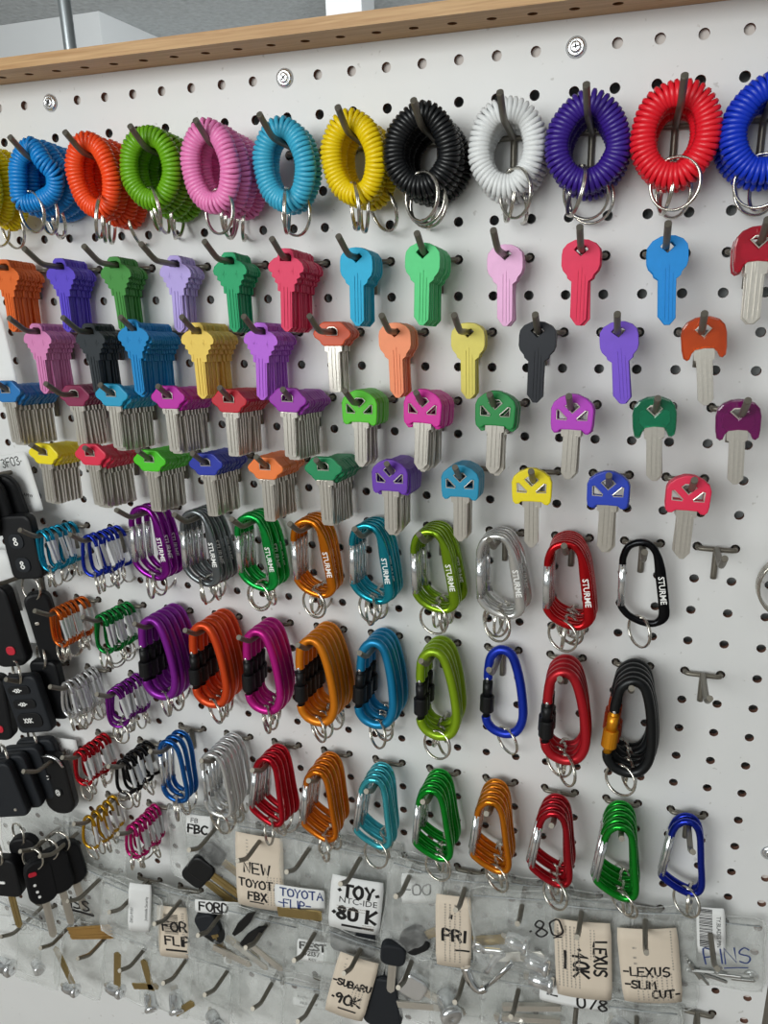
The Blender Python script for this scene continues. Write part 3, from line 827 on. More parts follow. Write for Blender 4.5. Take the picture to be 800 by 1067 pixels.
def barcode(x0, x1, z0, z1, vert, seed):
    rnd = random.Random(seed); mb = MB(); a, e = (z0, z1) if vert else (x0, x1)
    while a < e:
        w = rnd.choice((0.4, 0.5, 0.8, 1.1)); b = len(mb.v); q = min(a + w, e)
        pts = [(x0, a), (x1, a), (x1, q), (x0, q)] if vert else [(a, z0), (q, z0), (q, z1), (a, z1)]
        mb.v += [Vector((x, 0, z)) for x, z in pts]; mb.face((b, b + 1, b + 2, b + 3)); a = q + rnd.choice((0.4, 0.6, 0.9))
    return mb.build('barcode', [M_INK])


def card_mesh(w, h, bend, rad=2.0):
    # thin gently curled card, centre at the origin
    mb = MB(); nx, nz = 8, 6
    for s, yo in ((0, 0.0), (1, 0.35)):
        for j in range(nz + 1):
            for i in range(nx + 1):
                u, v = i / nx - 0.5, j / nz - 0.5
                x, z = u * w, v * h
                if abs(u) == 0.5 and abs(v) == 0.5: x *= 1 - rad / w; z *= 1 - rad / h * 0.4
                mb.v.append(Vector((x, yo + bend * (u * u * 4 - 0.5) + bend * 0.4 * math.sin(v * 4), z)))
    N = (nx + 1) * (nz + 1)
    for j in range(nz):
        for i in range(nx):
            a = j * (nx + 1) + i
            mb.face((a, a + 1, a + nx + 2, a + nx + 1), 0, True); mb.face((N + a, N + a + nx + 1, N + a + nx + 2, N + a + 1), 0, True)
    rim = [i for i in range(nx + 1)] + [j * (nx + 1) + nx for j in range(1, nz + 1)] + [nz * (nx + 1) + i for i in range(nx - 1, -1, -1)] + [j * (nx + 1) for j in range(nz - 1, 0, -1)]
    for a, b in zip(rim, rim[1:] + rim[:1]): mb.face((a, N + a, N + b, b))
    return mb.build('card_sheet')


def bend_to(me, bend, w, h):
    for v in me.vertices:
        u, vv = v.co.x * 1000 / w, v.co.z * 1000 / h
        v.co.y += 0.001 * (bend * (u * u * 4 - 0.5) + bend * 0.4 * math.sin(vv * 4) - 0.22)
    return me


def card(name, label, loc, w, h, lean, ang, mtl, lines=(), ink=None, printed=(), fine=(), bars=None, bend=0.8, seed=1, textrot=0.0):
    L = math.radians
    t = thing(name, label, 'label card', loc, (0, L(-lean), L(ang - lean) * 0.8), 'label cards among the bags')
    put('card_sheet', card_mesh(w, h, bend), t, mats=[mtl])
    if lines:
        me = writing('lettering', lines, ink or M_INK, seed=seed)
        if textrot: me.transform(Matrix.Rotation(textrot, 4, 'Y'))
        put('lettering', bend_to(me, bend, w, h), t)
    for body_, size, x, z, rr in printed:
        me = text_mesh('printed_text', body_, size, M_INK); me.transform(Matrix.Translation((x * .001, 0, z * .001)) @ Matrix.Rotation(rr, 4, 'Y'))
        put('printed_text', bend_to(me, bend, w, h), t)
    if fine: put('fine_print', bend_to(fine_print(fine, seed), bend, w, h), t)
    if bars: put('barcode', bend_to(barcode(*bars, seed), bend, w, h), t)
    return t


rows = lambda x0, x1, z0, n, st, h=0.7: [(x0, x1, z0 - i * st, h) for i in range(n)]
card('label_card', 'white narrow card with small sideways print beside the brass blades', (-506, -41, -761), 24, 62, -8, 12, M_CARD,
     printed=[('DKU-9101', 4.6, -8, -10, -math.pi / 2), ('Justinside Security', 4.2, 7, 0, -math.pi / 2)])
card('label_card', 'beige tag handwritten FOR FLIP over a barcode', (-478, -29, -797), 34, 68, -3, 12, M_BEIGE,
     [('FOR', -11, 2, 12, 1.9), ('FLIP', -9, -17, 11.5, 1.9), ('_', -8, -24, 13, 2.2)], bars=(-9, 6, -2, 24, True), fine=[(10, 13, z, 1.6) for z in range(-8, 28, 3)], seed=3)
card('label_card', 'white strip with handwritten capitals above black key heads', (-419, -30, -747), 48, 16, -2, 14, M_CARD, [('FORD', -19, -4.5, 10, 1.7), ('_', -6, -6.5, 4, 1.4)], seed=4)
card('label_card', 'small white card handwritten FBC behind the silver carabiners', (-431, -28, -651), 26, 24, -7, 10, M_CARD, [('FBC', -11, -9, 9, 1.8), ('FB', -8, 3, 5, .6)], seed=5)
card('label_card', 'beige card handwritten NEW and FBX', (-371, -24, -696), 49, 88, -3, 6, M_BEIGE,
     [('NEW', -16, -2, 12, 1.7), ('TOYOTA', -21.5, -19, 9, 1.5), ('FBX', -12, -34, 9, 1.7), ('_', -10, -37, 4, 1.2)], fine=[(8 + k * 3.2, 9 + k * 3.2, z, 1.5) for k in range(5) for z in range(-38, -4, 3)] + [(-13, -11, z, 1.2) for z in range(0, 40, 4)], seed=6, bend=1.5)
card('label_card', 'white card handwritten FLIP in blue ink', (-326, -31, -710), 50, 27, -2, 8, M_CARD, [('TOYOTA', -19, 1.5, 9, 1.3), ('-FLIP-', -21, -11.5, 9, 1.2)], M_BINK, seed=7)
card('label_card', 'white sticker handwritten 80 K over black print', (-269, -29, -704), 50, 62, -6, 5, M_CARD,
     [('.TOY.', -17, 9, 13, 2.7), ('.80 K', -21, -18, 14, 3.0), ('_', -11, -25.5, 18, 2.2)], printed=[('NTC-IDE', 9.5, 2, 4, 0)], fine=rows(-18, 10, -4, 2, 3) + rows(8, 20, -22, 3, 2.2), seed=8, bend=1.2)
card('label_card', 'tilted beige card handwritten 90K', (-274, -38, -797), 40, 78, -14, -4, M_BEIGE,
     [('-SUBARU', -18.5, 0, 7.4, 1.6), ('.90K', -16, -22, 12, 2.0), ('_', -7, -29, 10, 1.5)], fine=[(2 + k * 3.2, 3 + k * 3.2, z, 1.5) for k in range(4) for z in range(-20, 6, 3)] + [(-12, -10, z, 1.4) for z in (22, 26, 33)], seed=9, bend=1.4)
card('label_card', 'white sticker numbered 42137 beside the dark-fob bag', (-316, -22, -782), 40, 27, -4, 9, M_CARD, [('FIEST', -17, 2, 8, 1.9), ('42137', -13, -5, 5, .9)], printed=[('KEY', 4.6, -4, -10, 0)], fine=rows(2, 18, -11, 1, 3), seed=10)
card('label_card', 'small white sticker with faint print low among the bags', (-326, -22, -849), 38, 21, -7, 10, M_CARD, printed=[('Keyless Factory', 4.6, 0, 3.5, 0), ('FKB-4008', 4.6, -2, -4.5, 0)])
card('label_card', 'white card handwritten 00 under the green carabiners', (-205, -24, -672), 38, 33, -1, 20, M_CARD, [('-00', -16, -7, 12, 1.2)], seed=11)
card('label_card', 'narrow beige card with short bold handwriting standing upright', (-173, -37, -700), 32, 80, 0, 10, M_BEIGE,
     [("'", -3, 9, 9, 2.6), ('PRI', -9, -10, 12, 2.2), ('_', 2, -20, 14, 1.6)], fine=[(-8 + k * 4.4, -6.6 + k * 4.4, z, 1.8) for k in range(4) for z in range(-34, 30, 3)], seed=12)
card('label_card', 'beige card handwritten 40K sideways', (-60, -36, -699), 47, 82, 4, 10, M_BEIGE,
     [('LEXUS', -21, 9, 10, 1.8), ('.40K', -12, -8, 12, 2.2), ('_', -8, -15, 10, 2.0)], textrot=math.pi / 2,
     fine=[(-21 + k * 3.4, -19.8 + k * 3.4, z, 2.0) for k in range(6) for z in range(-30, 34, 3)] + [(6 + k * 3, 7 + k * 3, z, 1.6) for k in range(2) for z in range(2, 34, 3)], seed=13, bend=1.6)
card('label_card', 'white label numbered 078 below the sideways beige card', (-69, -33, -746), 53, 21, 0, 4, M_CARD, [('IL', -20, -2, 11, 1.6), ('078', 6, -9, 12, 1.6)], seed=14)
card('label_card', 'beige card handwritten SLIM CUT beside the bag of pins', (-6, -27, -698), 49, 78, 8, 18, M_BEIGE,
     [('-LEXUS', -22, -10, 9, 1.4), ('-SLIM', -21, -23, 8, 1.5), ('CUT-', 0, -33, 8, 1.5)], fine=[(-12 + k * 4, -10.8 + k * 4, z, 1.6) for k in range(8) for z in range(-36, -8, 3)] + [(18, 19.2, z, 1.6) for z in range(-4, 36, 3)] + [(-13, -10, z, 2) for z in (2, 8, 18)], seed=15, bend=1.8)
card('label_card', 'white barcode strip inside the bag of pins', (38.5, -19, -656), 22, 47, 6, 10, M_CARD, printed=[('TY,BLADES PIN', 4.6, 5.6, 0, math.pi / 2)], bars=(-9, 1, -16, 22, True), seed=16)
card('label_card', 'white card handwritten 060 behind the car keys', (-707, -24, -857), 64, 24, -8, 16, M_CARD, [('-060', 2, -6, 13, 1.0)], seed=17)
card('label_card', 'white card handwritten 3F03 behind the black fobs', (-594, -16, -315), 50, 56, 12, 6, M_CARD, [('3F03.', -8, 17, 8, 0.8)], printed=[('AMW', 4.5, 12, -12, 0.3)], seed=18)
card('label_card', 'cream paper tag with pencil scribble behind black remotes', (-634, -16, -416), 40, 64, 8, 2, M_CARD, [('SW', 2, -18, 5, 0.5)], M_GINK, seed=19)
card('label_card', 'long white card hanging left of the mauve keys', (-580, -24, -192), 28, 64, 6, 0, M_CARD)
card('label_card', 'pale card with faint pencil writing behind the smart key', (-604, -12, -615), 44, 46, -3, 7, M_CARD, [('BLACK', -14, 13, 5, 0.5), ('FOR TOYO', -8, 5, 5, 0.5)], M_GINK, seed=20)
card('label_card', 'scrap of white card behind the slim black remote', (-615, -12, -496), 20, 26, -4, 4, M_CARD)


# ------------------------------------------------------------------ car key fobs hanging at the far left
def fob_mesh(w, h, d, r, taper=0.0): return rounded_box('fob_shell', w, h, d, r, min(2.5, d * 0.3), taper=taper)


_FM = {}
def fob(name, label, loc, w, h, d, rot, mtl=None, r=8, buttons=(), blade=0, ring=True, ringdz=0, taper=0.0, cat='key fob', group='black car key fobs'):
    t = thing(name, label, cat, loc, rot, group)
    k = (w, h, d, r, taper)
    if k not in _FM: _FM[k] = fob_mesh(*k)
    s = put('fob_shell', _FM[k], t, mats=[mtl or M_FOB])
    put('seam', MB().sweep([(0, 0, -r), (0, 0, -h + r)], 0.01, 3).build('seam', [M_BLACK]), s) if False else None
    for bx, bz, bw, bh, icon, colr in buttons:
        bt = put('button', rounded_box('button', bw, bh, 1.6, min(bw, bh) * 0.4, 0.4, mats=[colr]), t, (bx, -d / 2 - 0.3, bz + bh / 2))
        if icon:
            put('button_icon', writing('button_icon', icon[0], M_WHITE, 0.02, 3), bt, (0, -1.05, -bh / 2))
    if blade:
        bl = plate('blade', [(-3.8, 2), (3.8, 2), (3.8, -blade + 4), (1, -blade), (-2.5, -blade + 1.5), (-3.8, -blade + 5)], (), -1.2, 1.2, 0.3, [M_BRASS if blade % 2 else M_NICK],
                   extra=[(-0.8, 0.8, -1.6, -1.1, -blade + 4, 0)])
        put('blade', bl, t, (0, 0, -h))
    if ring: put('split_ring', RING_BIG, t, (0, 0, 14 + ringdz), (0.2, 0.15, 0.9))
    return t


lockicon = [('D', -2, -2, 4, 0.8)]
for r in (12, 16, 20, 24): hook(-23.5, r, {12: 'holding the fobs beside the 3F03 card', 16: 'holding the slim black remote', 20: 'holding the three-button black remote', 24: 'holding the stacked dark grey fobs'}[r])
hook(-24.5, 28, 'holding the black car keys on rings')
for i, y in enumerate((-56, -44, -32)):
    fob('key_fob', ORD[i] + ' rounded black fob of the bunch beside the 3F03 card', (-608 + i * 4, y, -302), 36, 56, 9, (0.05, -0.05 - 0.05 * i, 0.25), r=15, ringdz=-3)
fob('key_fob', 'black remote fob with white lock symbols beside turquoise carabiners', (-578, -38, -336), 33, 62, 11, (0, -0.08, 0.1), r=7, ring=False,
    buttons=[(-2, -24, 15, 14, [[('8', -2.4, -3.5, 7, 1.0)]], M_FOB2), (-1, -47, 15, 14, [[('8', -2.4, -3.5, 7, 1.0)]], M_FOB2)])
fob('key_fob', 'slim black remote hanging between cream tag and orange carabiners', (-581, -28, -417), 24, 76, 12, (0.02, -0.10, 0.5), r=9, ringdz=2, buttons=[(-5, -30, 4, 3, None, M_NICK)])
fob('key_fob', 'long black fob with red button at the board edge', (-618, -42, -408), 34, 84, 14, (0, -0.12, 0.2), r=10, buttons=[(4, -66, 9, 9, None, M_RED)])
fob('key_fob', 'dark remote with three oval buttons', (-598, -48, -497), 38, 62, 11, (0, -0.16, 0.12), M_FOB2, r=6, ringdz=0,
    buttons=[(-2, -14, 24, 9, [[('-00-', -6, -1.6, 3.6, 0.8)]], M_FOB), (-1, -29, 25, 10, [[('-00-', -6, -1.6, 3.6, 0.8)]], M_FOB), (-1, -47, 27, 16, [[('XXK', -6, -2, 4.4, 0.8)]], M_FOB)])
fob('key_fob', 'plain black fob tucked behind the three-button remote', (-583, -30, -488), 30, 64, 11, (0, -0.06, 0.1), r=6)
fob('key_fob', 'black fob with red button beside the three-button remote', (-640, -44, -505), 34, 72, 13, (0, 0.02, 0.2), r=9, buttons=[(5, -58, 8, 8, None, M_RED)])
for i, y in enumerate((-58, -46, -34, -22)):
    fob('key_fob', ORD[i] + ' dark grey fob of the four stacked near the smart key', (-646 + i * 8, y, -598 + i * 3), 44, 66, 9.5, (0.04, -0.16, 0.15), M_FOB2, r=7, ring=i in (1, 3), ringdz=-4,
        buttons=[(10, -56, 3, 3, None, M_NICK)] if i == 0 else ())
sk = fob('smart_key', 'black oval smart key with silver trim beside red carabiners', (-601, -26, -600), 34, 72, 11, (0, -0.08, 0.1), M_BLACK, r=15, ring=False, cat='smart key', group=None,
         buttons=[(-5, -26, 6, 6, [[('C', -1.5, -2, 4, 0.7)]], M_BLACK), (3, -44, 9, 9, [[('O', -2.6, -3.5, 7, 0.6), ('S', -1.5, -2, 4, 0.6)]], M_BLACK)])
put('silver_trim', MB().sweep(smooth_path([(-15, -5, -14), (-10, -5.6, -4), (0, -5.8, -0.5), (10, -5.6, -4), (15, -5, -14)], 4), 1.5, 6).build('silver_trim', [M_CHROME]), sk)
put('side_trim', MB().sweep([(-15.4, -5, -22), (-15, -5.4, -46)], 0.9, 6).build('side_trim', [M_CHROME]), sk)
for i, (x, y, z, bl) in enumerate(((-617, -54, -714, 50), (-606, -43, -708, 48), (-600, -32, -706, 40))):
    fob('car_key', ORD[i] + ' black car key of the three bunched above the brass blades', (x, y, z), 29, 56, 11, (0, -0.02 - 0.04 * i, 0.75), r=13, blade=bl, ringdz=-2, cat='car key', group='black car keys on rings',
        buttons=[(-6, -14, 8, 5, None, M_RED), (-6, -28, 3, 3, None, M_WHITE), (-5, -37, 3, 3, None, M_WHITE), (-4, -44, 3, 3, None, M_WHITE)] if i == 0 else ())
fob('car_key', 'black car key with brass blade at the left edge', (-664, -54, -722), 36, 50, 12, (0, -0.04, 0.15), r=9, blade=47, cat='car key', buttons=[(-2, -30, 8, 3, None, M_WHITE)])
fob('car_key', 'black car key behind the left-edge key with brass blade', (-648, -38, -705), 30, 62, 12, (0, -0.1, 0.3), r=12, cat='car key')


# ------------------------------------------------------------------ zip bags and what is in them
def bag_mesh(w, h, bulge, seed):
    rnd = random.Random(seed); mb = MB(); nx, nz = 14, 18
    ph = [rnd.uniform(0, 6.3) for _ in range(8)]
    for side in (-1, 1):
        for j in range(nz + 1):
            for i in range(nx + 1):
                u, v = i / nx, j / nz          # v = 0 bottom, 1 top
                prof = (math.sin(math.pi * u) ** 0.7) * (math.sin(math.pi * min(1, v * 1.15)) ** 0.6 if v * 1.15 < 1 else 0.0)
                y = side * bulge * 0.5 * prof * (1.15 - 0.5 * v)
                wr = (math.sin(7 * u + 5 * v + ph[0]) + math.sin(11 * v - 6 * u + ph[1]) + 0.7 * math.sin(17 * u + 9 * v + ph[2])) * 0.9
                x = (u - 0.5) * w + 1.2 * math.sin(5 * v + ph[3]) * (1 if 0 < i < nx else 0.6)
                z = -h + v * h + 1.0 * math.sin(6 * u + ph[4])
                mb.v.append(Vector((x, y + wr * (0.4 + prof), z)))
    N = (nx + 1) * (nz + 1)
    for j in range(nz):
        for i in range(nx):
            a = j * (nx + 1) + i
            mb.face((a, a + 1, a + nx + 2, a + nx + 1), 0, True); mb.face((N + a, N + a + nx + 1, N + a + nx + 2, N + a + 1), 0, True)
    rim = [i for i in range(nx + 1)] + [j * (nx + 1) + nx for j in range(1, nz + 1)] + [nz * (nx + 1) + i for i in range(nx - 1, -1, -1)] + [j * (nx + 1) for j in range(nz - 1, 0, -1)]
    for a, b in zip(rim, rim[1:] + rim[:1]): mb.face((a, N + a, N + b, b), 0, True)
    return mb.build('film', [M_FILM])


M_ZIP = mat('zip_seal', 'd5dadd', 0.2, 0, trans=0.5)


def bag(label, c, r, y, w, h, dx=0, lean=0, bulge=12, seed=0, yaw=0.0, text=None, hold=None, topz=15):
    if (c, r) not in HOOKS: hook(c, r, hold or 'for the ' + label)
    t = thing('zip_bag', label, 'bag', (c * G + dx, y, -r * G + topz + prong_z(y)), (0, math.radians(-lean), yaw), 'clear zip bags on the lower hooks')
    put('film', bag_mesh(w, h, bulge, seed), t)
    put('zip_seal', MB().sweep([(-w / 2 + 2.5, -0.6, -5 - seed % 4), (0, -1.2, -5.4 - seed % 4), (w / 2 - 2.5, -0.6, -5 - seed % 4)], lambda i, tt: (0.45, 0.8, 2), 6, bino=BIN).build('zip_seal', [M_ZIP]), t)
    z0 = -h + 1.5
    put('side_seam', MB().sweep(smooth_path([(-w / 2 + 0.3, 0, -1), (-w / 2 + 0.6, 0, -h * 0.5), (-w / 2 + 1.5, 0, z0), (0, 0, z0 - 0.4), (w / 2 - 1.5, 0, z0), (w / 2 - 0.6, 0, -h * 0.5), (w / 2 - 0.3, 0, -1), (0, 0, -0.6)], 3, True), lambda i, tt: (0.9, 0.3, 2), 6, closed=True, bino=BIN).build('side_seam', [M_FILM]), t)
    if text: put('lettering', writing('lettering', text[0], text[1], seed=seed), t, (0, -bulge * 0.5 - 3.2, 0), (0, R_(-6), 0.1))
    return t


BAGS = [
    ('clear bag of black transponder keys under the silver carabiners', -16.5, 26, -15, 76, 90, -14, -4, 14),
    ('clear bag behind the NEW FBX card', -14.5, 26, -16, 62, 96, 6, -2, 8),
    ('clear bag of brass blades with the blue-ink card', -12.5, 26, -19, 64, 88, 0, -3, 10),
    ('clear bag of black fob with the 80 K sticker', -10.5, 26, -17, 68, 118, 2, -5, 14),
    ('crinkled clear bag of dark key heads under green carabiners', -8.5, 26, -28, 50, 106, 9, -8, 14),
    ('clear bag with the narrow beige card inside', -6.5, 26, -26, 56, 92, 8, 2, 8),
    ('bulging clear bag of lock cylinders and chrome handle', -4.5, 26, -34, 84, 104, -2, 4, 24),
    ('clear bag with the sideways beige card inside', -2.5, 26, -26, 68, 108, 4, 4, 8),
    ('clear bag with the SLIM CUT card inside', -0.5, 26, -19, 62, 108, 6, 7, 8),
    ('clear bag of loose steel pins at the board edge', 1.5, 26, -12, 66, 74, 6, 6, 8),
    ('clear bag with black handwritten capitals above brass blades', -22.5, 30, -20, 92, 88, 0, -14, 7),
    ('clear bag of brass blades with sideways print card', -20.5, 30, -34, 70, 80, 4, -12, 6),
    ('clear bag with the FOR FLIP tag', -18.5, 30, -21, 60, 92, 0, -7, 9),
    ('clear bag of black keys under the lettered white strip', -16.5, 30, -26, 62, 88, -4, -6, 14),
    ('clear bag of long flip blades', -14.5, 30, -26, 76, 80, -2, -8, 12),
    ('clear bag with the 42137 sticker', -12.5, 30, -20, 64, 74, 2, -5, 9),
    ('clear bag of a dark key behind the 90K card', -10.5, 30, -26, 60, 98, -4, -8, 12),
    ('clear bag of nickel keys under the crinkled bag', -8.5, 30, -24, 60, 92, 6, -4, 12),
    ('clear bag of a round chrome lock', -6.5, 30, -26, 64, 92, 2, -2, 14),
    ('clear bag of metal bars under the lock cylinders', -4.5, 30, -26, 72, 92, 2, 0, 14),
    ('clear bag below the 078 label', -2.5, 30, -26, 64, 92, 4, 2, 12),
    ('clear bag of lock parts under the SLIM CUT card', -0.5, 30, -24, 62, 92, 4, 4, 16),
    ('clear bag of grey hardware at the lower left edge', -26.5, 33, -25, 76, 104, -20, -14, 14),
    ('shiny crumpled clear bag beside the grey hardware', -24.5, 33, -40, 54, 96, -20, -14, 12),
    ('clear bag of a tilted key in chrome lock', -22.5, 33, -25, 60, 112, -30, -12, 12),
    ('clear bag of an upright brass key in chrome lock', -20.5, 33, -25, 58, 100, -20, -10, 12),
    ('clear bag of two brass keys and steel knob', -18.5, 33, -25, 60, 100, -20, -10, 12),
    ('clear bag of a steel lock and short keys', -16.5, 33, -25, 60, 100, -24, -8, 14),
    ('clear bag of chrome lock parts at the lower edge', -14.5, 33, -25, 60, 92, -14, -6, 14),
    ('empty looking clear bag under the 42137 sticker', -12.5, 33, -25, 62, 92, -4, -4, 6),
    ('smoky clear bag behind the black car keys', -25.5, 26, -16, 90, 120, 6, -8, 12),
    ('clear bag behind the three bunched car keys', -23.5, 28, -12, 76, 80, 24, -8, 8),
]
for i, (lab, c, r, y, w, h, dx, lean, bulge) in enumerate(BAGS):
    txt = None
    if 'black handwritten capitals' in lab: txt = ([('NISS', -40, -58, 14, 1.9), ('_', -30, -62, -2, 2.6)], M_INK)
    if 'steel pins' in lab: txt = ([('PINS', -16, -42, 15, 1.1), ('_', -2, -47, 16, 0.9)], M_BINK)
    if 'lock cylinders and' in lab: txt = ([('.80', 4, -36, 17, 1.4), ('_', 24, -38, 30, 1.3)], M_INK)
    bag(lab, c, r, y, w, h, dx, lean, bulge, i, random.uniform(0.0, 0.15), txt)
    if i in (0, 2, 3, 4, 6, 7, 11, 13, 14, 17, 18, 19, 21, 27):
        bag('rear empty bag behind the ' + lab, c, r, min(-6, y + 5 + bulge * 0.6), w - 8, h - 14, dx + 5, lean + 4, 5, i + 60, random.uniform(-0.05, 0.1))

# contents
T_HEAD = rounded_box('key_head', 24, 27, 9, 8, 2.0, mats=[M_BLACK])
T_BL = plate('blade', [(-3.9, 2), (3.9, 2), (3.9, -38), (0.5, -42), (-2.5, -40), (-3.9, -36)], (), -1.2, 1.2, 0.3, extra=[(-0.8, 0.8, -1.6, -1.1, -36, 0)])
FLAT = plate('blade_blank', [(-3.2, 0), (3.2, 0), (3.2, -44), (0, -47), (-3.2, -44)], (), -0.9, 0.9, 0.2)
R_ = math.radians


def aim(p, q, spin=0.0):
    """rotation that points the local -Z axis from p to q, spun about that axis"""
    d = (Vector(q) - Vector(p)).normalized()
    a = math.atan2(-d.x, -d.z)
    e = (Matrix.Rotation(a, 3, 'Y') @ Matrix.Rotation(math.asin(max(-1, min(1, d.y))), 3, 'X') @ Matrix.Rotation(spin, 3, 'Z')).to_euler()
    return e


def tkey(label, p, q, bm=None, hm=None):
    t = thing('transponder_key', label, 'car key', p, aim(p, q, 0.15), 'loose car keys in the bags')
    put('key_head', T_HEAD, t, mats=[hm or M_BLACK]); put('blade', T_BL, t, (0, 0, -27), mats=[bm or M_BRASS])


def strip(name, label, p, q, mtl, group=None, wide=1.0, spin=0.0):
    L = (Vector(q) - Vector(p)).length / 47
    o = put(name, FLAT, None, p, aim(p, q, spin), mats=[mtl], scale=(wide, 1, L))
    return tag(o, label, 'key blade', group)


LOCK_B = MB().lathe([(5.0, -13), (7.2, -12), (8.4, -5), (8.4, 7), (9.8, 8), (9.8, 11), (8.0, 13), (2.4, 13.4), (1.6, 12.4)], n=18).build('lock_barrel', [M_GATE])
LOCK_C = MB().box(-1.6, 1.6, 10, 18, -5, 5).build('cam_plate', [M_NICK])


def lock(label, loc, rot, s=1.0):
    t = thing('lock_cylinder', label, 'lock', loc, rot, 'lock cylinders in the bags')
    t.scale = (s, s, s); put('lock_barrel', LOCK_B, t); put('cam_plate', LOCK_C, t)


for i, (p, q) in enumerate((((-448, -24, -700), (-404, -20, -732)), ((-460, -17, -716), (-414, -16, -748)), ((-442, -10, -692), (-398, -10, -722)))):
    tkey(ORD[i] + ' black transponder key under the silver carabiners', p, q)
for i in range(5):
    strip('brass_blade', ORD[i].replace('frontmost', 'topmost').replace('front', 'top') + ' brass blade under the blue-ink card', (-349, -34 + 0.3 * i, -725 - 2.2 * i), (-302, -34, -717 - 2.2 * i), M_BRASS, 'brass blades under the blue-ink card', 0.36)
fob('key_fob', 'black fob inside the bag under the 80 K sticker', (-277, -17, -722), 46, 52, 11, (0, 0.02, 0.05), M_FOB2, r=7, ring=False, group='fobs in bags')
tkey('dark transponder key standing in the crinkled bag', (-230, -34, -732), (-236, -30, -790), M_NICK, M_FOB2)
tkey('dark transponder key lying across the crinkled bag', (-222, -28, -738), (-180, -26, -706), M_BRASS, M_BLACK)
strip('brass_blade', 'brass rod lying above the chrome handle', (-155, -36, -706), (-122, -34, -696), M_BRASS, None, 1.5)
lock('chrome lock cylinder at the top of the bulging bag', (-116, -36, -696), (0, R_(-14), R_(80)), 0.8)
lock('chrome lock cylinder in the middle of the bulging bag', (-98, -38, -712), (0, R_(-10), R_(78)), 0.85)
lock('chrome lock cylinder at the bottom of the bulging bag', (-94, -38, -730), (0, R_(-14), R_(85)), 0.85)
strip('brass_blade', 'grey blade slanting between the lock cylinders', (-140, -34, -722), (-92, -34, -706), M_NICK, None, 1.2, 0.4)
_t = thing('door_handle', 'bent chrome door handle in the bulging bag', 'handle', (-144, -50, -735), (0, 0, 0))
put('grip', MB().sweep(smooth_path([(-15, 0, 12), (-10, -3, 2), (-2, -5, -4), (4, -4, -1)], 5), lambda i, t: (4.6 - 1.6 * t, 3.0, 2.6), 10, bino=BIN).build('grip', [M_CHROME]), _t)
put('lever', MB().sweep([(2, -4, -3), (14, -4, 14), (26, -2, 33)], lambda i, t: (1.6 + 0.8 * t, 1.4, 2.6), 8, bino=BIN).build('lever', [M_CHROME]), _t)
_t2 = thing('hinge_bracket', 'grey metal bracket with round eye in the bulging bag', 'bracket', (-142, -40, -710), (0, 0, 0))
put('eye', MB().sweep([(-8 + 4 * math.cos(a / 10 * 2 * math.pi), 0, 2 + 4 * math.sin(a / 10 * 2 * math.pi)) for a in range(10)], 1.6, 6, closed=True).build('eye', [M_GATE]), _t2)
put('arm', MB().sweep(smooth_path([(-4, 0, 0), (14, 0, 3), (8, 0, -5), (0, 0, -24)], 4), lambda i, t: (3.0, 1.8, 3), 8, bino=BIN).build('arm', [M_GATE]), _t2)
PIN = plate('steel_pin', [(-1.15, 0), (1.15, 0), (1.15, -17), (0.6, -18), (-0.6, -18), (-1.15, -17)], (), -1.15, 1.15, 0.5, [M_PINS])
rp = random.Random(4)
for i in range(15):
    if i < 4: p = (22 + i * 2.4, -16 - (i % 2) * 3, -690 - i * 3); q = (p[0] + 9, p[1], p[2] - 15 + i * 2)
    else:
        p = (24 + (i - 4) * 3.4, -14 - (i % 3) * 2.6, -703 + (i % 2) * 2.2 + (i - 4) * 0.35); q = (p[0] + 17, p[1], p[2] + rp.uniform(-4, 4))
    o = put('steel_pin', PIN, None, p, aim(p, q, rp.uniform(0, 1)))
    tag(o, ('%s steel pin counted from the inner end of the pin bag' % NTH[i]) if i < 12 else '%s steel pin from the outer corner of the pin bag' % NTH[i - 12], 'pin', 'steel pins in the bag')
for i in range(8):
    strip('brass_blade', ORD[i].replace('frontmost', 'topmost').replace('front', 'top') + ' thin brass blade under the black capitals', (-616 + (i % 3), -32 + 0.4 * i, -829 - 2.3 * i), (-558 + (i % 2) * 2, -30, -810 - 2.3 * i), M_BRASSO, 'thin brass blades', 0.33)
tkey('black-headed key in the bag under the lettered white strip', (-436, -32, -756), (-416, -28, -812), M_BRASS, M_FOB2)
tkey('second black-headed key leaning under the lettered white strip', (-440, -26, -776), (-386, -26, -804), M_BRASS, M_BLACK)
FLIPB = plate('flip_blade', [(-2, 0), (2, 0), (5, -16), (4.6, -34), (0, -44), (-3, -30), (-3.6, -14)], (), -2, 2, 0.6, [M_BLACK])
for i, (p, q) in enumerate((((-402, -32, -774), (-378, -32, -743)), ((-392, -36, -780), (-358, -36, -746)))):
    o = put('flip_blade', FLIPB, None, p, aim(p, q)); tag(o, ('upper' if i == 0 else 'lower') + ' curved black flip blade in the long blade bag', 'key blade', 'curved flip blades')
for i, (p, q) in enumerate((((-426, -36, -794), (-384, -34, -808)), ((-388, -32, -780), (-350, -32, -806)), ((-404, -30, -790), (-368, -30, -812)))):
    strip('flip_blade', NTH[i] + ' straight nickel flip blade in the long blade bag', p, q, M_NICK, 'straight flip blades', 1.1)
fob('key_fob', 'dark key fob peeking out behind the 90K card', (-252, -26, -786), 40, 62, 10, (0, -0.1, 0.05), M_FOB2, r=10, ring=False, group='fobs in bags')
tkey('nickel key lying in the bag under the crinkled bag', (-226, -30, -778), (-186, -28, -796), M_NICK, M_GATE)
strip('brass_blade', 'pale blade lying low under the crinkled bag', (-230, -30, -812), (-186, -30, -802), M_NICK, None, 1.2)
lock('round chrome lock face in the bag of the round lock', (-178, -36, -790), (0, R_(10), R_(30)), 1.1)
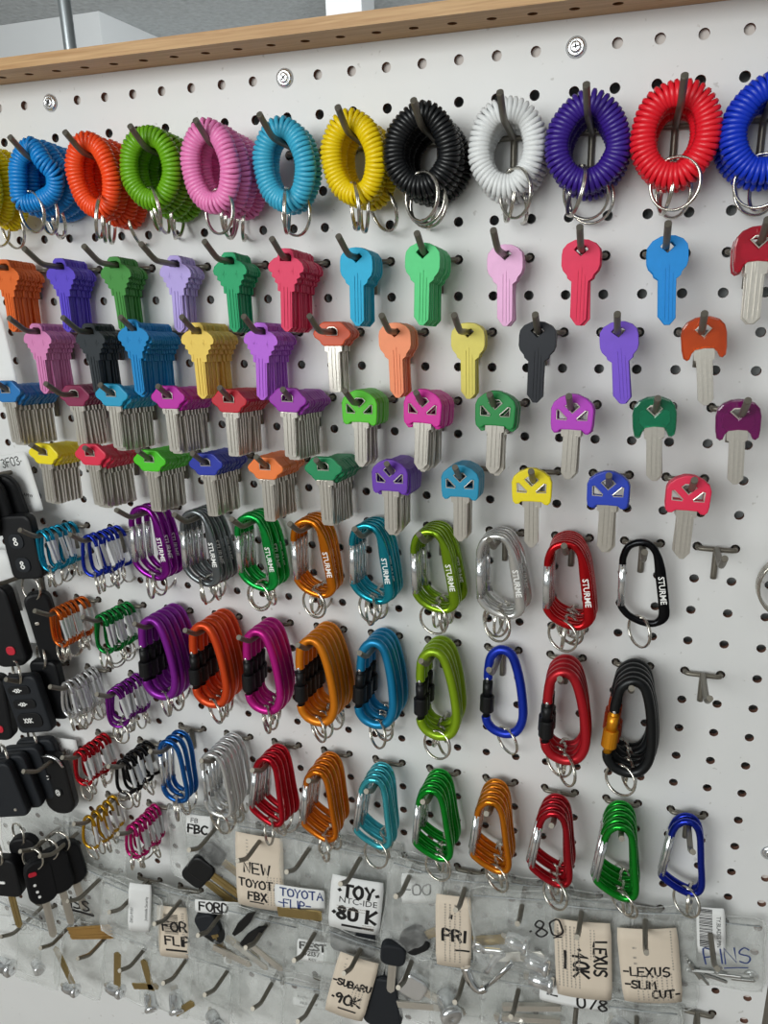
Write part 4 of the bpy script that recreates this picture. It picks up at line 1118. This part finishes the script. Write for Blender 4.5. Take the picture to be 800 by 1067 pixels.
lock('steel lock body in the bag of metal bars', (-118, -34, -796), (0, R_(-10), R_(75)), 1.0)
for i, z in enumerate((-768, -782)):
    o = put('metal_bar', MB().box(-26, 26, -2, 2, -3, 3).build('metal_bar', [M_NICK]), None, (-102, -34, z), (0, R_(-12 + 4 * i), 0.1)); tag(o, ('upper' if i == 0 else 'lower') + ' flat metal bar in the bag under the lock cylinders', 'bar', 'metal bars')
lock('grey lock part below the SLIM CUT card', (-20, -34, -772), (0, R_(15), R_(50)), 1.1)
lock('second grey lock part below the SLIM CUT card', (6, -30, -782), (0, R_(15), R_(80)), 1.0)
# lowest hooks
lock('grey steel hardware block in the lower left bag', (-722, -32, -916), (0, R_(-10), R_(85)), 1.0)
strip('lock_key', 'long nickel key stuck in the tilted chrome lock', (-626, -30, -914), (-641, -30, -864), M_BRASS, None, 1.3)
lock('tilted chrome lock with a long key', (-630, -30, -924), (0, R_(-12), R_(86)), 0.75)
strip('lock_key', 'brass key standing in the upright chrome lock', (-562, -30, -896), (-554, -30, -846), M_BRASS, None, 1.3)
lock('upright chrome lock with a brass key', (-566, -30, -904), (0, R_(-14), R_(84)), 0.8)
strip('lock_key', 'first short brass key above the steel knob', (-516, -30, -888), (-521, -30, -846), M_BRASS, 'brass keys above the knob', 1.2)
strip('lock_key', 'second short brass key above the steel knob', (-540, -30, -890), (-506, -30, -880), M_BRASS, 'brass keys above the knob', 1.2)
lock('steel knob under the two short brass keys', (-520, -30, -906), (R_(30), 0, R_(40)), 0.8)
lock('steel lock with short keys at the lower edge', (-486, -30, -896), (R_(40), R_(30), R_(60)), 0.9)
strip('lock_key', 'brass key crossing the steel lock at the lower edge', (-486, -34, -908), (-462, -32, -886), M_BRASS, None, 1.2)
lock('chrome lock part at the bottom beside the brass key', (-440, -30, -908), (0, R_(20), R_(50)), 0.9)
lock('small chrome lock in the shiny crumpled bag', (-664, -38, -892), (0, R_(20), R_(60)), 0.7)

# ------------------------------------------------------------------ a bunch of large rings at the board edge
RING_XL = ring_mesh(23.0, 1.2, 2.0)
hook(2.5, 13, 'at the board edge holding loose split rings')
for i in range(3):
    y = -12 - i * 3.6
    o = put('loose_ring', RING_XL, None, (2.5 * G, y, -13 * G + prong_z(y) + 2.4), (0, random.uniform(-0.05, 0.05), R_(90) + random.uniform(-0.03, 0.03)))
    tag(o, ('rear', 'middle', 'front')[i] + ' loose steel split ring hanging at the board edge', 'ring', 'loose split rings')
